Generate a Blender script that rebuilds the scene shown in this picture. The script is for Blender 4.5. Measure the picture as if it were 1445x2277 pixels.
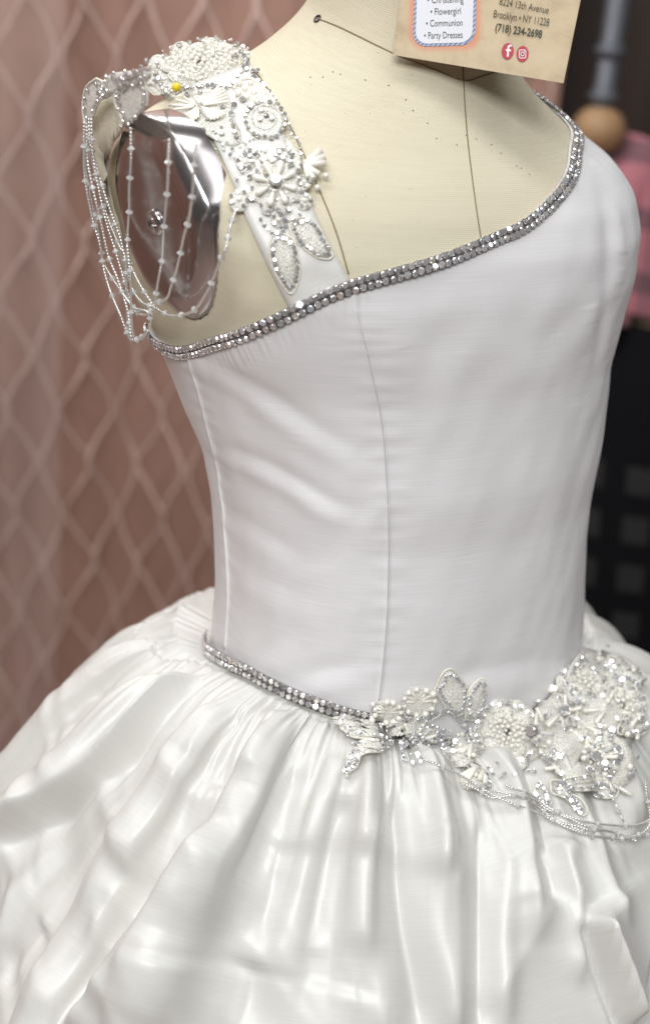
import bpy, bmesh, math, random
import numpy as np
from mathutils import Vector, Matrix
from mathutils.bvhtree import BVHTree

random.seed(7)
rng = np.random.default_rng(11)
scene = bpy.context.scene
COL = scene.collection
for o in list(bpy.data.objects):
    bpy.data.objects.remove(o)

# ------------------------------------------------------------------ camera
PW, PH = 1445.0, 2277.0                     # size of the photograph the measurements were taken from
VFOV = math.radians(42.0)
FPX = PH / 2 / math.tan(VFOV / 2)
PITCH, ROLL = math.radians(22.0), math.radians(4.5)
FW = np.array([0, math.cos(PITCH), -math.sin(PITCH)])
_r0 = np.array([1.0, 0, 0]); _u0 = np.cross(_r0, FW)
RT = math.cos(ROLL) * _r0 + math.sin(ROLL) * _u0
UP = -math.sin(ROLL) * _r0 + math.cos(ROLL) * _u0
def ray(px, py):
    d = FW * FPX + RT * (px - PW / 2) - UP * (py - PH / 2)
    return d / np.linalg.norm(d)
CAM = np.array([0, 0, 0.95]) - ray(890, 1000) * 0.74
cd = bpy.data.cameras.new('camera'); cam = bpy.data.objects.new('camera', cd); COL.objects.link(cam)
m = Matrix(((RT[0], UP[0], -FW[0], CAM[0]), (RT[1], UP[1], -FW[1], CAM[1]), (RT[2], UP[2], -FW[2], CAM[2]), (0, 0, 0, 1)))
cam.matrix_world = m
cd.sensor_fit = 'VERTICAL'; cd.sensor_height = 36.0; cd.sensor_width = 36.0 * PW / PH
cd.lens = 18.0 / math.tan(VFOV / 2)
cd.clip_start = 0.02; cd.clip_end = 60
cd.dof.use_dof = True; cd.dof.focus_distance = 0.640; cd.dof.aperture_fstop = 5.0
scene.camera = cam

# ------------------------------------------------------------------ light
world = bpy.data.worlds.new('World'); scene.world = world; world.use_nodes = True
bg = world.node_tree.nodes['Background']
bg.inputs[0].default_value = (0.87, 0.86, 0.87, 1); bg.inputs[1].default_value = 0.085
def area(name, loc, target, sx, sy, energy, color):
    l = bpy.data.lights.new(name, 'AREA'); l.shape = 'RECTANGLE'; l.size = sx; l.size_y = sy
    l.energy = energy; l.color = color
    o = bpy.data.objects.new(name, l); COL.objects.link(o); o.location = loc
    d = Vector(target) - Vector(loc)
    o.rotation_euler = d.to_track_quat('-Z', 'Y').to_euler()
    return o
CW = (0.98, 0.992, 1.0)
area('ceiling_light', (-0.15, -0.30, 2.55), (-0.15, -0.25, 0), 1.2, 0.5, 8.5, CW)
area('ceiling_light', (-1.15, -0.9, 2.50), (-1.1, -0.8, 0), 0.5, 1.4, 8, CW)
area('ceiling_light', (1.2, -0.9, 2.55), (1.15, -0.8, 0), 0.7, 1.6, 8, CW)
area('added_curtain_wash', (-0.55, 0.60, 1.95), (-0.55, 1.0, 1.0), 1.3, 0.12, 13, CW)  # added lamp without a seen fixture, brightens the top of the curtain
area('ceiling_light', (-0.30, -1.9, 2.30), (0.0, -0.2, 0.95), 1.2, 0.7, 32, CW)
vs = scene.view_settings
vs.view_transform = 'Standard'; vs.look = 'None'; vs.gamma = 1.0; vs.exposure = 0.20
scene.cycles.use_denoising = True
scene.cycles.max_bounces = 8; scene.cycles.glossy_bounces = 4; scene.cycles.transmission_bounces = 6

# ------------------------------------------------------------------ materials
MATS = {}
def mat(name, col=(.8, .8, .8), rough=.5, metal=0.0, **kw):
    m = bpy.data.materials.new(name); m.use_nodes = True
    p = m.node_tree.nodes['Principled BSDF']
    p.inputs['Base Color'].default_value = (*col, 1)
    p.inputs['Roughness'].default_value = rough
    p.inputs['Metallic'].default_value = metal
    for k, v in kw.items():
        p.inputs[k.replace('_', ' ')].default_value = v
    MATS[name] = m
    return m
def N(m, t, **kw):
    n = m.node_tree.nodes.new(t)
    for k, v in kw.items():
        setattr(n, k, v)
    return n
def LK(m, a, b): m.node_tree.links.new(a, b)
def P(m): return m.node_tree.nodes['Principled BSDF']
def coords(m, out='Object'): return N(m, 'ShaderNodeTexCoord').outputs[out]
def mapping(m, src, scale=(1, 1, 1), rot=(0, 0, 0)):
    n = N(m, 'ShaderNodeMapping'); n.inputs['Scale'].default_value = scale; n.inputs['Rotation'].default_value = rot
    LK(m, src, n.inputs['Vector']); return n.outputs[0]
def noise(m, vec, scale, detail=3, rough=.5):
    n = N(m, 'ShaderNodeTexNoise'); n.inputs['Scale'].default_value = scale; n.inputs['Detail'].default_value = detail
    n.inputs['Roughness'].default_value = rough; LK(m, vec, n.inputs['Vector']); return n.outputs['Fac']
def ramp(m, src, stops):
    n = N(m, 'ShaderNodeValToRGB'); e = n.color_ramp.elements
    while len(e) < len(stops): e.new(.5)
    for q, (p, c) in zip(e, stops):
        q.position = p; q.color = (*c, 1)
    LK(m, src, n.inputs[0]); return n.outputs[0]
def bump(m, height, strength=.3, dist=.001, normal=None):
    n = N(m, 'ShaderNodeBump'); n.inputs['Strength'].default_value = strength; n.inputs['Distance'].default_value = dist
    LK(m, height, n.inputs['Height'])
    if normal is not None: LK(m, normal, n.inputs['Normal'])
    return n.outputs[0]
def math_n(m, op, a, b=None, clamp=False):
    n = N(m, 'ShaderNodeMath', operation=op, use_clamp=clamp)
    for i, v in enumerate((a, b)):
        if v is None: continue
        if isinstance(v, (int, float)): n.inputs[i].default_value = v
        else: LK(m, v, n.inputs[i])
    return n.outputs[0]

def silk(name, col, rough, slub, coat):
    m = mat(name, col, rough, 0, Sheen_Weight=.10, Sheen_Roughness=.35, Specular_IOR_Level=.7, Coat_Weight=coat, Coat_Roughness=.30)
    uv = coords(m, 'UV')
    slubs = noise(m, mapping(m, uv, (34, 1300, 1)), 1.0, 4, .6)       # long horizontal slubs of the weave
    fine = noise(m, mapping(m, uv, (1500, 220, 1)), 1.0, 2, .5)
    crum = noise(m, mapping(m, uv, (30, 30, 1)), 1.0, 4, .6)
    c = ramp(m, slubs, [(.3, tuple(x * .94 for x in col)), (.62, col), (.8, tuple(min(1, x * 1.04) for x in col))])
    LK(m, c, P(m).inputs['Base Color'])
    b1 = bump(m, crum, .10 * slub, .003)
    b2 = bump(m, slubs, .55 * slub, .00035, b1)
    b3 = bump(m, fine, .25 * slub, .0003, b2)
    LK(m, b3, P(m).inputs['Normal'])
    rr = N(m, 'ShaderNodeMapRange'); rr.inputs['To Min'].default_value = rough - .07; rr.inputs['To Max'].default_value = rough + .09
    LK(m, slubs, rr.inputs[0]); LK(m, rr.outputs[0], P(m).inputs['Roughness'])
    return m
silk('bodice_silk', (.815, .80, .80), .45, .50, .05)
silk('skirt_silk', (.70, .69, .65), .40, .30, .10)
silk('strap_satin', (.73, .715, .68), .40, .8, .1)

def canvas():
    m = mat('canvas', (.60, .52, .335), .85, Specular_IOR_Level=.25)
    uv = coords(m, 'UV')
    w1 = N(m, 'ShaderNodeTexWave', wave_type='BANDS', bands_direction='X'); w1.inputs['Scale'].default_value = 300; w1.inputs['Distortion'].default_value = 1.2; w1.inputs['Detail'].default_value = 1
    w2 = N(m, 'ShaderNodeTexWave', wave_type='BANDS', bands_direction='Y'); w2.inputs['Scale'].default_value = 340; w2.inputs['Distortion'].default_value = 1.4; w2.inputs['Detail'].default_value = 1
    LK(m, uv, w1.inputs[0]); LK(m, uv, w2.inputs[0])
    h = math_n(m, 'ADD', math_n(m, 'MULTIPLY', w1.outputs['Fac'], .45), w2.outputs['Fac'])
    slub = noise(m, mapping(m, uv, (40, 700, 1)), 1, 3, .6)
    blot = noise(m, uv, 9, 3, .6)
    c1 = ramp(m, slub, [(.25, (.62, .57, .43)), (.55, (.655, .605, .46)), (.85, (.68, .63, .485))])
    c2 = ramp(m, blot, [(.35, (.97, .93, .92)), (.6, (1, 1, 1))])
    mx = N(m, 'ShaderNodeMix', data_type='RGBA', blend_type='MULTIPLY'); mx.inputs[0].default_value = .8
    LK(m, c1, mx.inputs[6]); LK(m, c2, mx.inputs[7]); LK(m, mx.outputs[2], P(m).inputs['Base Color'])
    LK(m, bump(m, h, .3, .0003), P(m).inputs['Normal'])
canvas()
mat('seam_brown', (.24, .19, .11), .9)  # dark brown of the form's seam lines and pin holes
mat('dark_seam', (.58, .57, .57), .8)
mat('trim_band', (.20, .19, .19), .4, .8)
mat('white_piping', (.86, .85, .83), .5)
mat('chrome', (.56, .52, .52), .20, 1.0)
mat('silver', (.78, .75, .72), .25, .9)
mat('dark_silver', (.52, .49, .48), .30, 1.0)
mat('ivory_cord', (.80, .77, .68), .75)

# ------------------------------------------------------------------ helpers
def mesh_obj(name, verts, faces, material, parent=None, smooth=True, uv=None):
    me = bpy.data.meshes.new(name)
    me.from_pydata([tuple(map(float, v)) for v in verts], [], faces)
    if uv is not None:
        lay = me.uv_layers.new(name='UVMap')
        idx = np.empty(len(me.loops), dtype=np.int32); me.loops.foreach_get('vertex_index', idx)
        lay.data.foreach_set('uv', np.asarray(uv, dtype=np.float32)[idx].ravel())
    if smooth: me.polygons.foreach_set('use_smooth', [True] * len(me.polygons))
    me.update()
    o = bpy.data.objects.new(name, me); COL.objects.link(o)
    if material: me.materials.append(MATS[material] if isinstance(material, str) else material)
    if parent: o.parent = parent
    return o
def thing(name, label, cat, loc=(0, 0, 0), group=None):
    o = bpy.data.objects.new(name, None); COL.objects.link(o); o.location = loc
    tag(o, label, cat, group); return o
def tag(o, label=None, cat=None, group=None, kind=None):
    for k, v in (('label', label), ('category', cat), ('group', group), ('kind', kind)):
        if v: o[k] = v
    return o
def grid_faces(nr, nc, wrap=False):
    i = np.arange(nr - 1)[:, None]; j = np.arange(nc if wrap else nc - 1)[None, :]
    a = i * nc + j; b = i * nc + (j + 1) % nc
    return np.stack([a, b, b + nc, a + nc], -1).reshape(-1, 4).tolist()
def vnoise(x, y, seed=0):
    """smooth 2-d gradient noise on arrays, about -1..1"""
    x, y = np.broadcast_arrays(x, y)
    xi = np.floor(x).astype(np.int64); yi = np.floor(y).astype(np.int64); fx = x - xi; fy = y - yi
    def g(a, b, dx, dy):
        n = (a * 374761393 + b * 668265263 + seed * 974634777) & 0x7fffffff
        n = ((n ^ (n >> 13)) * 1274126177) & 0x7fffffff
        an = ((n ^ (n >> 16)) & 0xffff) * (2 * math.pi / 65536)
        return np.cos(an) * dx + np.sin(an) * dy
    ux = fx * fx * fx * (fx * (fx * 6 - 15) + 10); uy = fy * fy * fy * (fy * (fy * 6 - 15) + 10)
    return 1.45 * ((g(xi, yi, fx, fy) * (1 - ux) + g(xi + 1, yi, fx - 1, fy) * ux) * (1 - uy) + (g(xi, yi + 1, fx, fy - 1) * (1 - ux) + g(xi + 1, yi + 1, fx - 1, fy - 1) * ux) * uy)
def sstep(a, b, x):
    t = np.clip((np.asarray(x) - a) / (b - a), 0, 1); return t * t * (3 - 2 * t)
def at_depth(px, py, dist):
    return CAM + ray(px, py) * dist
def catmull(pts, n):
    """smooth polyline through pts (k,d) resampled evenly to n points"""
    p = np.asarray(pts, float)
    if len(p) == 2: p = np.array([p[0], (p[0] + p[1]) / 2, p[1]])
    q = np.vstack([2 * p[0] - p[1], p, 2 * p[-1] - p[-2]]); out = []
    for i in range(1, len(q) - 2):
        t = np.linspace(0, 1, 24, endpoint=False)[:, None]
        a, b, c, d = q[i - 1], q[i], q[i + 1], q[i + 2]
        out.append(.5 * ((2 * b) + (-a + c) * t + (2 * a - 5 * b + 4 * c - d) * t ** 2 + (-a + 3 * b - 3 * c + d) * t ** 3))
    out.append(q[-2][None]); o = np.vstack(out)
    s = np.r_[0, np.cumsum(np.linalg.norm(np.diff(o, axis=0), axis=1))]
    u = np.linspace(0, s[-1], n)
    return np.stack([np.interp(u, s, o[:, k]) for k in range(o.shape[1])], 1)
def tube(path, rad, sides=8, closed=False):
    """verts, faces of a tube; rad scalar or array"""
    p = np.asarray(path, float); n = len(p); rad = np.broadcast_to(rad, (n,))
    t = np.gradient(p, axis=0)
    if closed: t = np.roll(p, -1, 0) - np.roll(p, 1, 0)
    t /= np.linalg.norm(t, axis=1)[:, None] + 1e-12
    ref = np.array([0.13, -0.9, 0.41]); v = []
    for k in range(n):
        a = np.cross(t[k], ref); a /= np.linalg.norm(a) + 1e-9; b = np.cross(t[k], a)
        for s in range(sides):
            an = 2 * math.pi * s / sides
            v.append(p[k] + rad[k] * (math.cos(an) * a + math.sin(an) * b))
    fs = grid_faces(n, sides, True)
    if closed:
        fs += [[(n - 1) * sides + s, (n - 1) * sides + (s + 1) % sides, (s + 1) % sides, s] for s in range(sides)]
    else:
        fs += [list(range(sides))[::-1], [(n - 1) * sides + s for s in range(sides)]]
    return v, fs

def seg_dist(p, q):
    """distance of points p (...,3) to polyline q (k,3), with nearest offset vector, tangent and position 0..1 along it"""
    m = np.full(p.shape[:-1], 9.0); off = np.zeros(p.shape); tg = np.zeros(p.shape); al = np.zeros(p.shape[:-1]); ov = np.zeros(p.shape[:-1])
    n = len(q) - 1
    for k in range(n):
        e = q[k + 1] - q[k]; l2 = e @ e + 1e-12; t0 = ((p - q[k]) @ e) / l2; t = np.clip(t0, 0, 1)
        v = p - q[k] - t[..., None] * e; d = np.linalg.norm(v, axis=-1); near = d < m
        m = np.where(near, d, m); off[near] = v[near]; tg[near] = e / math.sqrt(l2); al = np.where(near, (k + t) / n, al)
        if k == 0: ov = np.where(near, np.clip(-t0, 0, None) * math.sqrt(l2), ov)
        elif k == n - 1: ov = np.where(near, np.clip(t0 - 1, 0, None) * math.sqrt(l2), ov)
        else: ov = np.where(near, 0, ov)
    return m, off, tg, al, ov

# ------------------------------------------------------------------ dress form (torso)
PSI = math.radians(34)
Fd = np.array([math.sin(PSI), -math.cos(PSI)]); Ld = np.array([-math.cos(PSI), -math.sin(PSI)])
#  nominal z, half width, half depth, backward lean, exponent, neck tilt
RINGS = np.array([
 (.690, .1130, .0840, -.0290, 2.35, 0), (.780, .1110, .0818, -.0254, 2.35, 0), (.805, .1102, .0812, -.0215, 2.35, 0),
 (.830, .1091, .0803, -.0184, 2.35, 0), (.855, .1072, .0789, -.0166, 2.35, 0), (.880, .1056, .0777, -.0147, 2.35, 0),
 (.905, .1058, .0779, -.0113, 2.35, 0), (.930, .1068, .0786, -.0077, 2.35, 0), (.955, .1110, .0817, -.0037, 2.35, 0),
 (.980, .1195, .0880, .0057, 2.35, 0), (1.005, .1270, .0930, .0125, 2.35, 0), (1.030, .1400, .0970, .0165, 2.4, .02),
 (1.055, .1500, .0990, .0195, 2.45, .05), (1.080, .1530, .0975, .0215, 2.45, .09), (1.100, .1500, .0920, .0235, 2.4, .12),
 (1.115, .1375, .0840, .0250, 2.25, .15), (1.130, .1070, .0725, .0265, 2.1, .20), (1.145, .0785, .0630, .0280, 2, .25),
 (1.158, .0610, .0560, .0288, 2, .28), (1.170, .0505, .0505, .0292, 2, .30), (1.185, .0468, .0478, .0296, 2, .30),
 (1.220, .0462, .0465, .0300, 2, .2), (1.270, .0470, .0470, .0300, 2, .1)])
def _dense():
    z = np.linspace(RINGS[0, 0], RINGS[-1, 0], 700); T = [z]
    k = np.hanning(23); k /= k.sum()
    for c in range(1, 6):
        v = np.interp(z, RINGS[:, 0], RINGS[:, c]); v = np.convolve(np.pad(v, 11, 'edge'), k, 'valid'); T.append(v)
    return np.stack(T, 1)
DENSE = _dense()
PL_U, PL_U2 = .1390, .1275
_al, _de = math.radians(6), math.radians(9)
PLN = np.array([*(math.cos(_al) * Ld + math.sin(_al) * Fd) * math.cos(_de), -math.sin(_de)])     # arm plate normal
PLN2 = np.array([*(-math.cos(_al) * Ld + math.sin(_al) * Fd) * math.cos(_de), -math.sin(_de)])
PLC = np.array([*(-.021 * Fd), 1.065])
def torso(theta, z, off=0.0):
    """theta 0 = front, +pi/2 = the arm plate at the left of the picture; returns (...,3)"""
    theta, z = np.broadcast_arrays(np.asarray(theta, float), np.asarray(z, float))
    A, B, S, NN, TL = [np.interp(z, DENSE[:, 0], DENSE[:, c]) for c in range(1, 6)]
    A = A + off; B = B + off
    s, c = np.sin(theta), np.cos(theta)
    a = np.sign(s) * np.abs(s) ** (2 / NN) * A; b = np.sign(c) * np.abs(c) ** (2 / NN) * B
    a = np.where(a < 0, a * (1 - .088 * sstep(.95, 1.04, z) * sstep(1.165, 1.12, z)), a)
    a = a + .0055 * sstep(.985, 1.06, z) * sstep(1.165, 1.10, z)
    xy = a[..., None] * Ld + (b - S)[..., None] * Fd
    p = np.concatenate([xy, (z - TL * b)[..., None]], -1)
    for nrm, U in ((PLN, PL_U + off), (PLN2, PL_U2 + off)):
        d = (p - PLC) @ nrm - U - .09 * sstep(1.02, .93, z)
        k = .0025
        ov = np.where(d > 6 * k, d, k * np.log1p(np.exp(np.clip(d / k, -30, 30))))
        p = p - ov[..., None] * nrm
    return p
NT, NZ = 320, 300
TH = np.linspace(-math.pi, math.pi, NT, endpoint=False)
ZZ = np.linspace(.70, 1.262, NZ)
TG = torso(TH[None, :], ZZ[:, None])
tverts = TG.reshape(-1, 3); tfaces = grid_faces(NZ, NT, True)
TB = BVHTree.FromPolygons([Vector(v) for v in tverts], tfaces)
def hit(px, py, bvh=None):
    loc, nrm, idx, d = (bvh or TB).ray_cast(Vector(CAM), Vector(ray(px, py)))
    if loc is None: return None, None, None
    n = np.array(nrm)
    if n @ ray(px, py) > 0: n = -n
    return np.array(loc), n, idx
def hit_param(px, py):
    """(theta, z) of the torso under a picture point"""
    p, n, idx = hit(px, py)
    if p is None: return None
    i, j = divmod(idx, NT)
    a = TG[i, j]; e1 = TG[i, (j + 1) % NT] - a; e2 = TG[i + 1, j] - a
    M = np.stack([e1, e2], 1); uv = np.linalg.lstsq(M, p - a, rcond=None)[0]
    return TH[j] + uv[0] * 2 * math.pi / NT, ZZ[i] + uv[1] * (ZZ[1] - ZZ[0])

form = thing('dress_form', 'cream canvas child dress form with a shiny metal arm plate, wearing the white gown', 'dress form')
tuv = np.stack([np.broadcast_to(TH[None, :] * .11, (NZ, NT)), np.broadcast_to(ZZ[:, None], (NZ, NT))], -1).reshape(-1, 2)
to = mesh_obj('torso', tverts, tfaces + [[(NZ - 1) * NT + k for k in range(NT)]], 'canvas', form, uv=tuv)
# ------------------------------------------------------------------ bodice
def interp_theta(keys, sm=61):
    k = np.array(sorted(keys)); th = np.r_[k[:, 0] - 2 * math.pi, k[:, 0], k[:, 0] + 2 * math.pi]; v = np.r_[k[:, 1], k[:, 1], k[:, 1]]
    g = np.linspace(-math.pi, math.pi, 2001); y = np.interp(g, th, v)
    h = sm // 2; kk = np.hanning(sm + 2)[1:-1]; kk /= kk.sum()
    y = np.convolve(np.r_[y[-h - 1:-1], y, y[1:h + 1]], kk, 'valid')
    return lambda t: np.interp((np.asarray(t) + math.pi) % (2 * math.pi) - math.pi, g, y)
NECKPX = [(385, 772), (420, 776), (450, 765), (540, 735), (640, 690), (750, 630), (850, 602), (1000, 560), (1100, 517), (1180, 465), (1235, 405), (1256, 359)]
WAISTPX = [(500, 1465), (560, 1492), (620, 1525), (700, 1560), (760, 1582), (830, 1600), (930, 1625), (1010, 1640), (1110, 1610), (1200, 1550), (1255, 1500)]
nk = [hit_param(*p) for p in NECKPX]; wk = [hit_param(*p) for p in WAISTPX]
nk = [k for k in nk if k]; wk = [k for k in wk if k]
NECK = interp_theta(nk + [(-.7, 1.1290), (-.9, 1.1305), (-1.1, 1.1310), (-1.3, 1.1325), (-1.6, 1.137), (-1.9, 1.139), (-2.3, 1.115), (-2.8, 1.06), (2.8, 1.03), (2.2, 1.014)], 121)
WAIST = interp_theta(wk + [(2.0, .838), (2.6, .832), (-2.9, .83), (-2.2, .83), (-1.5, .83)])
SEAMPX = [(785, 640), (812, 760), (838, 880), (855, 1000), (862, 1120), (863, 1250), (858, 1380), (848, 1500), (838, 1585)]
SIDEPX = [(432, 790), (450, 860), (468, 930), (486, 1000), (500, 1080), (511, 1180), (518, 1290), (516, 1380), (512, 1440)]
seam_k = np.array([hit_param(*p) for p in SEAMPX]); side_k = np.array([hit_param(*p) for p in SIDEPX])
def seam_theta(k):
    o = np.argsort(k[:, 1]); return lambda z: np.interp(z, k[o, 1], k[o, 0])
SEAM, SIDE = seam_theta(seam_k), seam_theta(side_k)
BOFF = .0027
# soft drag lines of the cloth across the side panel: picture polylines carried onto the body as (theta, z)
DRAG = []
for pts, a, w in [([(470, 800), (560, 845), (650, 905), (730, 960), (800, 1000)], .0016, .0055), ([(490, 985), (570, 1015), (660, 1060), (740, 1110), (800, 1130)], .0017, .0050),
                  ([(520, 1130), (600, 1180), (680, 1240)], .0007, .006), ([(640, 1530), (700, 1490), (800, 1470)], .0012, .006), ([(560, 1470), (600, 1440), (650, 1400)], .0007, .006),
                  ([(900, 1540), (1010, 1500), (1150, 1470), (1270, 1465)], .0011, .007), ([(880, 720), (1000, 800), (1100, 930), (1150, 1080)], .0006, .011),
                  ([(1120, 640), (1180, 760), (1260, 700), (1340, 560)], .0006, .010), ([(1330, 420), (1345, 560), (1330, 720), (1300, 880)], .0013, .007),
                  ([(930, 640), (960, 760), (930, 900)], .0004, .009), ([(520, 1230), (610, 1290), (720, 1330)], .0006, .007)]:
    q = [hit(*p)[0] for p in catmull(pts, 14)]
    q = np.array([v for v in q if v is not None]); DRAG.append((q, a, w))
def bodice_offset(p, th, z):
    """normal offset of the bodice cloth: drag lines, puckers at the seams, gathers below the trim"""
    d = np.zeros(p.shape[:-1])
    for q, a, w in DRAG:
        m, off, tg, al, ov = seg_dist(p, q)
        sg = off[..., 2]; fd = np.sin(np.pi * np.clip(al, .03, .97)) ** .6
        d += a * fd * (np.exp(-(m / w) ** 2) - .7 * np.exp(-((m - 1.7 * w) / w) ** 2) * sstep(.001, -.003, sg))
    for fn, a in ((SEAM, .0008), (SIDE, .0010)):
        x = (th - fn(z)) * .1
        d += -a * np.exp(-(np.abs(x) / .0009) ** 1.5)
        d += .0004 * np.exp(-(x / .010) ** 2) * vnoise(z * 150, x * 30 + 5, 3)
    dn = NECK(th) - z
    d += .00038 * np.exp(-((dn - .010) / .006) ** 2) * np.sin(th * 150 + 5 * vnoise(th * 14, z * 0, 4)) * sstep(.35, .6, th) * sstep(1.35, 1.0, th) * (.6 + .8 * vnoise(th * 30, z * 0 + 3, 5))
    d += .0007 * vnoise(th * 3.1, z * 17, 8) + .0004 * vnoise(th * 7.3 + z * 20, z * 34, 9)
    return d
BT, BZ = 900, 240
bth = np.linspace(-math.pi, math.pi, BT, endpoint=False)
tt = np.linspace(0, 1, BZ)[:, None]
bz = WAIST(bth)[None, :] * (1 - tt) + NECK(bth)[None, :] * tt
bthg = np.broadcast_to(bth[None, :], bz.shape)
base = torso(bthg, bz, BOFF)
def normals(g, wrap=True):
    du = (np.roll(g, -1, 1) - np.roll(g, 1, 1)) if wrap else np.gradient(g, axis=1)
    n = np.cross(du, np.gradient(g, axis=0)); n /= np.linalg.norm(n, axis=-1)[..., None] + 1e-12
    return n
bn = normals(base)
BG = base + bn * (bodice_offset(base, bthg, bz))[..., None]
lip = torso(bth, NECK(bth) + .0006, BOFF * .5); lip2 = torso(bth, NECK(bth) - .006, .0008)
bv = np.vstack([BG.reshape(-1, 3), lip, lip2])
buv = np.vstack([np.stack([bthg * .11, bz], -1).reshape(-1, 2), np.stack([bth * .11, NECK(bth)], -1), np.stack([bth * .11, NECK(bth)], -1)])
dress = thing('gown', 'white silk child gown with crystal trims, one beaded shoulder strap and a full gathered skirt', 'dress')
bod = mesh_obj('bodice', bv, grid_faces(BZ + 2, BT, True), 'bodice_silk', dress, uv=buv)
BODB = BVHTree.FromPolygons([Vector(v) for v in BG.reshape(-1, 3)], grid_faces(BZ, BT, True))
AXB = .0184 * Fd
# piping of the side seam, thread line of the princess seam
def on_body(th, z, off): return torso(np.asarray(th), np.asarray(z), off)
zs = np.linspace(float(side_k[:, 1].min()), float(side_k[:, 1].max()) + .004, 80)
v, fs = tube(on_body(SIDE(zs), zs, BOFF + .0002), .0009, 6); mesh_obj('seam_piping', v, fs, 'white_piping', bod)
zs = np.linspace(float(seam_k[:, 1].min()) - .002, float(seam_k[:, 1].max()), 90)
sq = [BODB.find_nearest(Vector(q)) for q in on_body(SEAM(zs), zs, BOFF)]
sq = np.array([np.array(q[0]) for q in sq]); kz = np.ones(9) / 9
sq = np.stack([np.convolve(np.pad(sq[:, c], 4, 'edge'), kz, 'valid') for c in range(3)], 1)
sqn = sq - np.array([*AXB, 0]) ; sqn[:, 2] = 0; sqn /= np.linalg.norm(sqn, axis=1)[:, None]
v, fs = tube(sq[4:-4] + sqn[4:-4] * .00025, .00022, 5); mesh_obj('seam', v, fs, 'dark_seam', bod)

# ------------------------------------------------------------------ skirt
# The gathered taffeta is relaxed as cloth (position-based, coarse to fine) over a bell-shaped petticoat.
S_END = .44
_pk = np.array([(0, 0, 0), (.012, .0110, .0010), (.03, .0275, .0), (.055, .049, -.009), (.09, .077, -.028), (.13, .105, -.056), (.18, .137, -.094), (.25, .176, -.152), (.34, .214, -.234), (.5, .262, -.386), (.7, .30, -.58), (.95, .325, -.83)])
_ss = np.linspace(0, .95, 400); _kk = np.hanning(25); _kk /= _kk.sum()
_pr = np.convolve(np.pad(np.interp(_ss, _pk[:, 0], _pk[:, 1]), 12, 'edge'), _kk, 'valid'); _pz = np.convolve(np.pad(np.interp(_ss, _pk[:, 0], _pk[:, 2]), 12, 'edge'), _kk, 'valid')
_pr -= _pr[0] * np.exp(-_ss / .01); _pz -= _pz[0]
AX = .0184 * Fd
def bell(th, s):
    """petticoat surface under the skirt cloth"""
    wz = WAIST(th) - .0030; w0 = torso(th, wz, BOFF); o = w0[..., :2] - AX; o = o / np.linalg.norm(o, axis=-1)[..., None]
    mz = sstep(0, .16, s); fr = .5 + .5 * np.cos(th)
    xy = w0[..., :2] + o * (np.interp(s, _ss, _pr) * (1 - .10 * fr))[..., None]
    return np.concatenate([xy, (wz * (1 - mz) + .822 * mz + np.interp(s, _ss, _pz) + .017 * np.exp(-((s - .075) / .055) ** 2) * sstep(1.55, 2.4, np.abs(th) + .35 * (th < 0)))[..., None]], -1)
_bt = np.linspace(-math.pi, math.pi, 241)[:-1]; _bs = np.linspace(0, .5, 160)
BELL = bell(_bt[None, :], np.broadcast_to(_bs[:, None], (160, 240)))
BELLB = BVHTree.FromPolygons([Vector(v) for v in BELL.reshape(-1, 3)], grid_faces(160, 240, True))
_ra = np.linspace(-math.pi, math.pi, 361)
# radius of the bell as a table over (azimuth, height) for collisions
_zt = np.linspace(.40, .86, 231)
def _table():
    d = BELL[..., :2] - AX; az = np.arctan2(d[..., 1], d[..., 0]); rr = np.linalg.norm(d, axis=-1); T = np.zeros((361, 231))
    col = np.zeros((240, 231))
    for k in range(240):
        z = BELL[:, k, 2]; o = np.argsort(z); col[k] = np.interp(_zt, z[o], rr[o, k])
    azm = az[60]; o = np.argsort(azm)
    for q in range(231): T[:, q] = np.interp(_ra, np.r_[azm[o] - 2 * math.pi, azm[o], azm[o] + 2 * math.pi], np.tile(col[o, q], 3))
    return T
RTAB = _table()
def bell_radius(az, z):
    x = (az + math.pi) / (2 * math.pi) * 360; y = np.clip((z - .40) / .46 * 230, 0, 229.99)
    xi = np.clip(x.astype(int), 0, 359); yi = y.astype(int); fx, fy = x - xi, y - yi
    return (RTAB[xi, yi] * (1 - fx) + RTAB[xi + 1, yi] * fx) * (1 - fy) + (RTAB[xi, yi + 1] * (1 - fx) + RTAB[xi + 1, yi + 1] * fx) * fy
def pix_to_cloth(pts, n):
    q = [hit(*p, BELLB)[0] for p in catmull(pts, n)]
    return np.array([v for v in q if v is not None])
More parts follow.
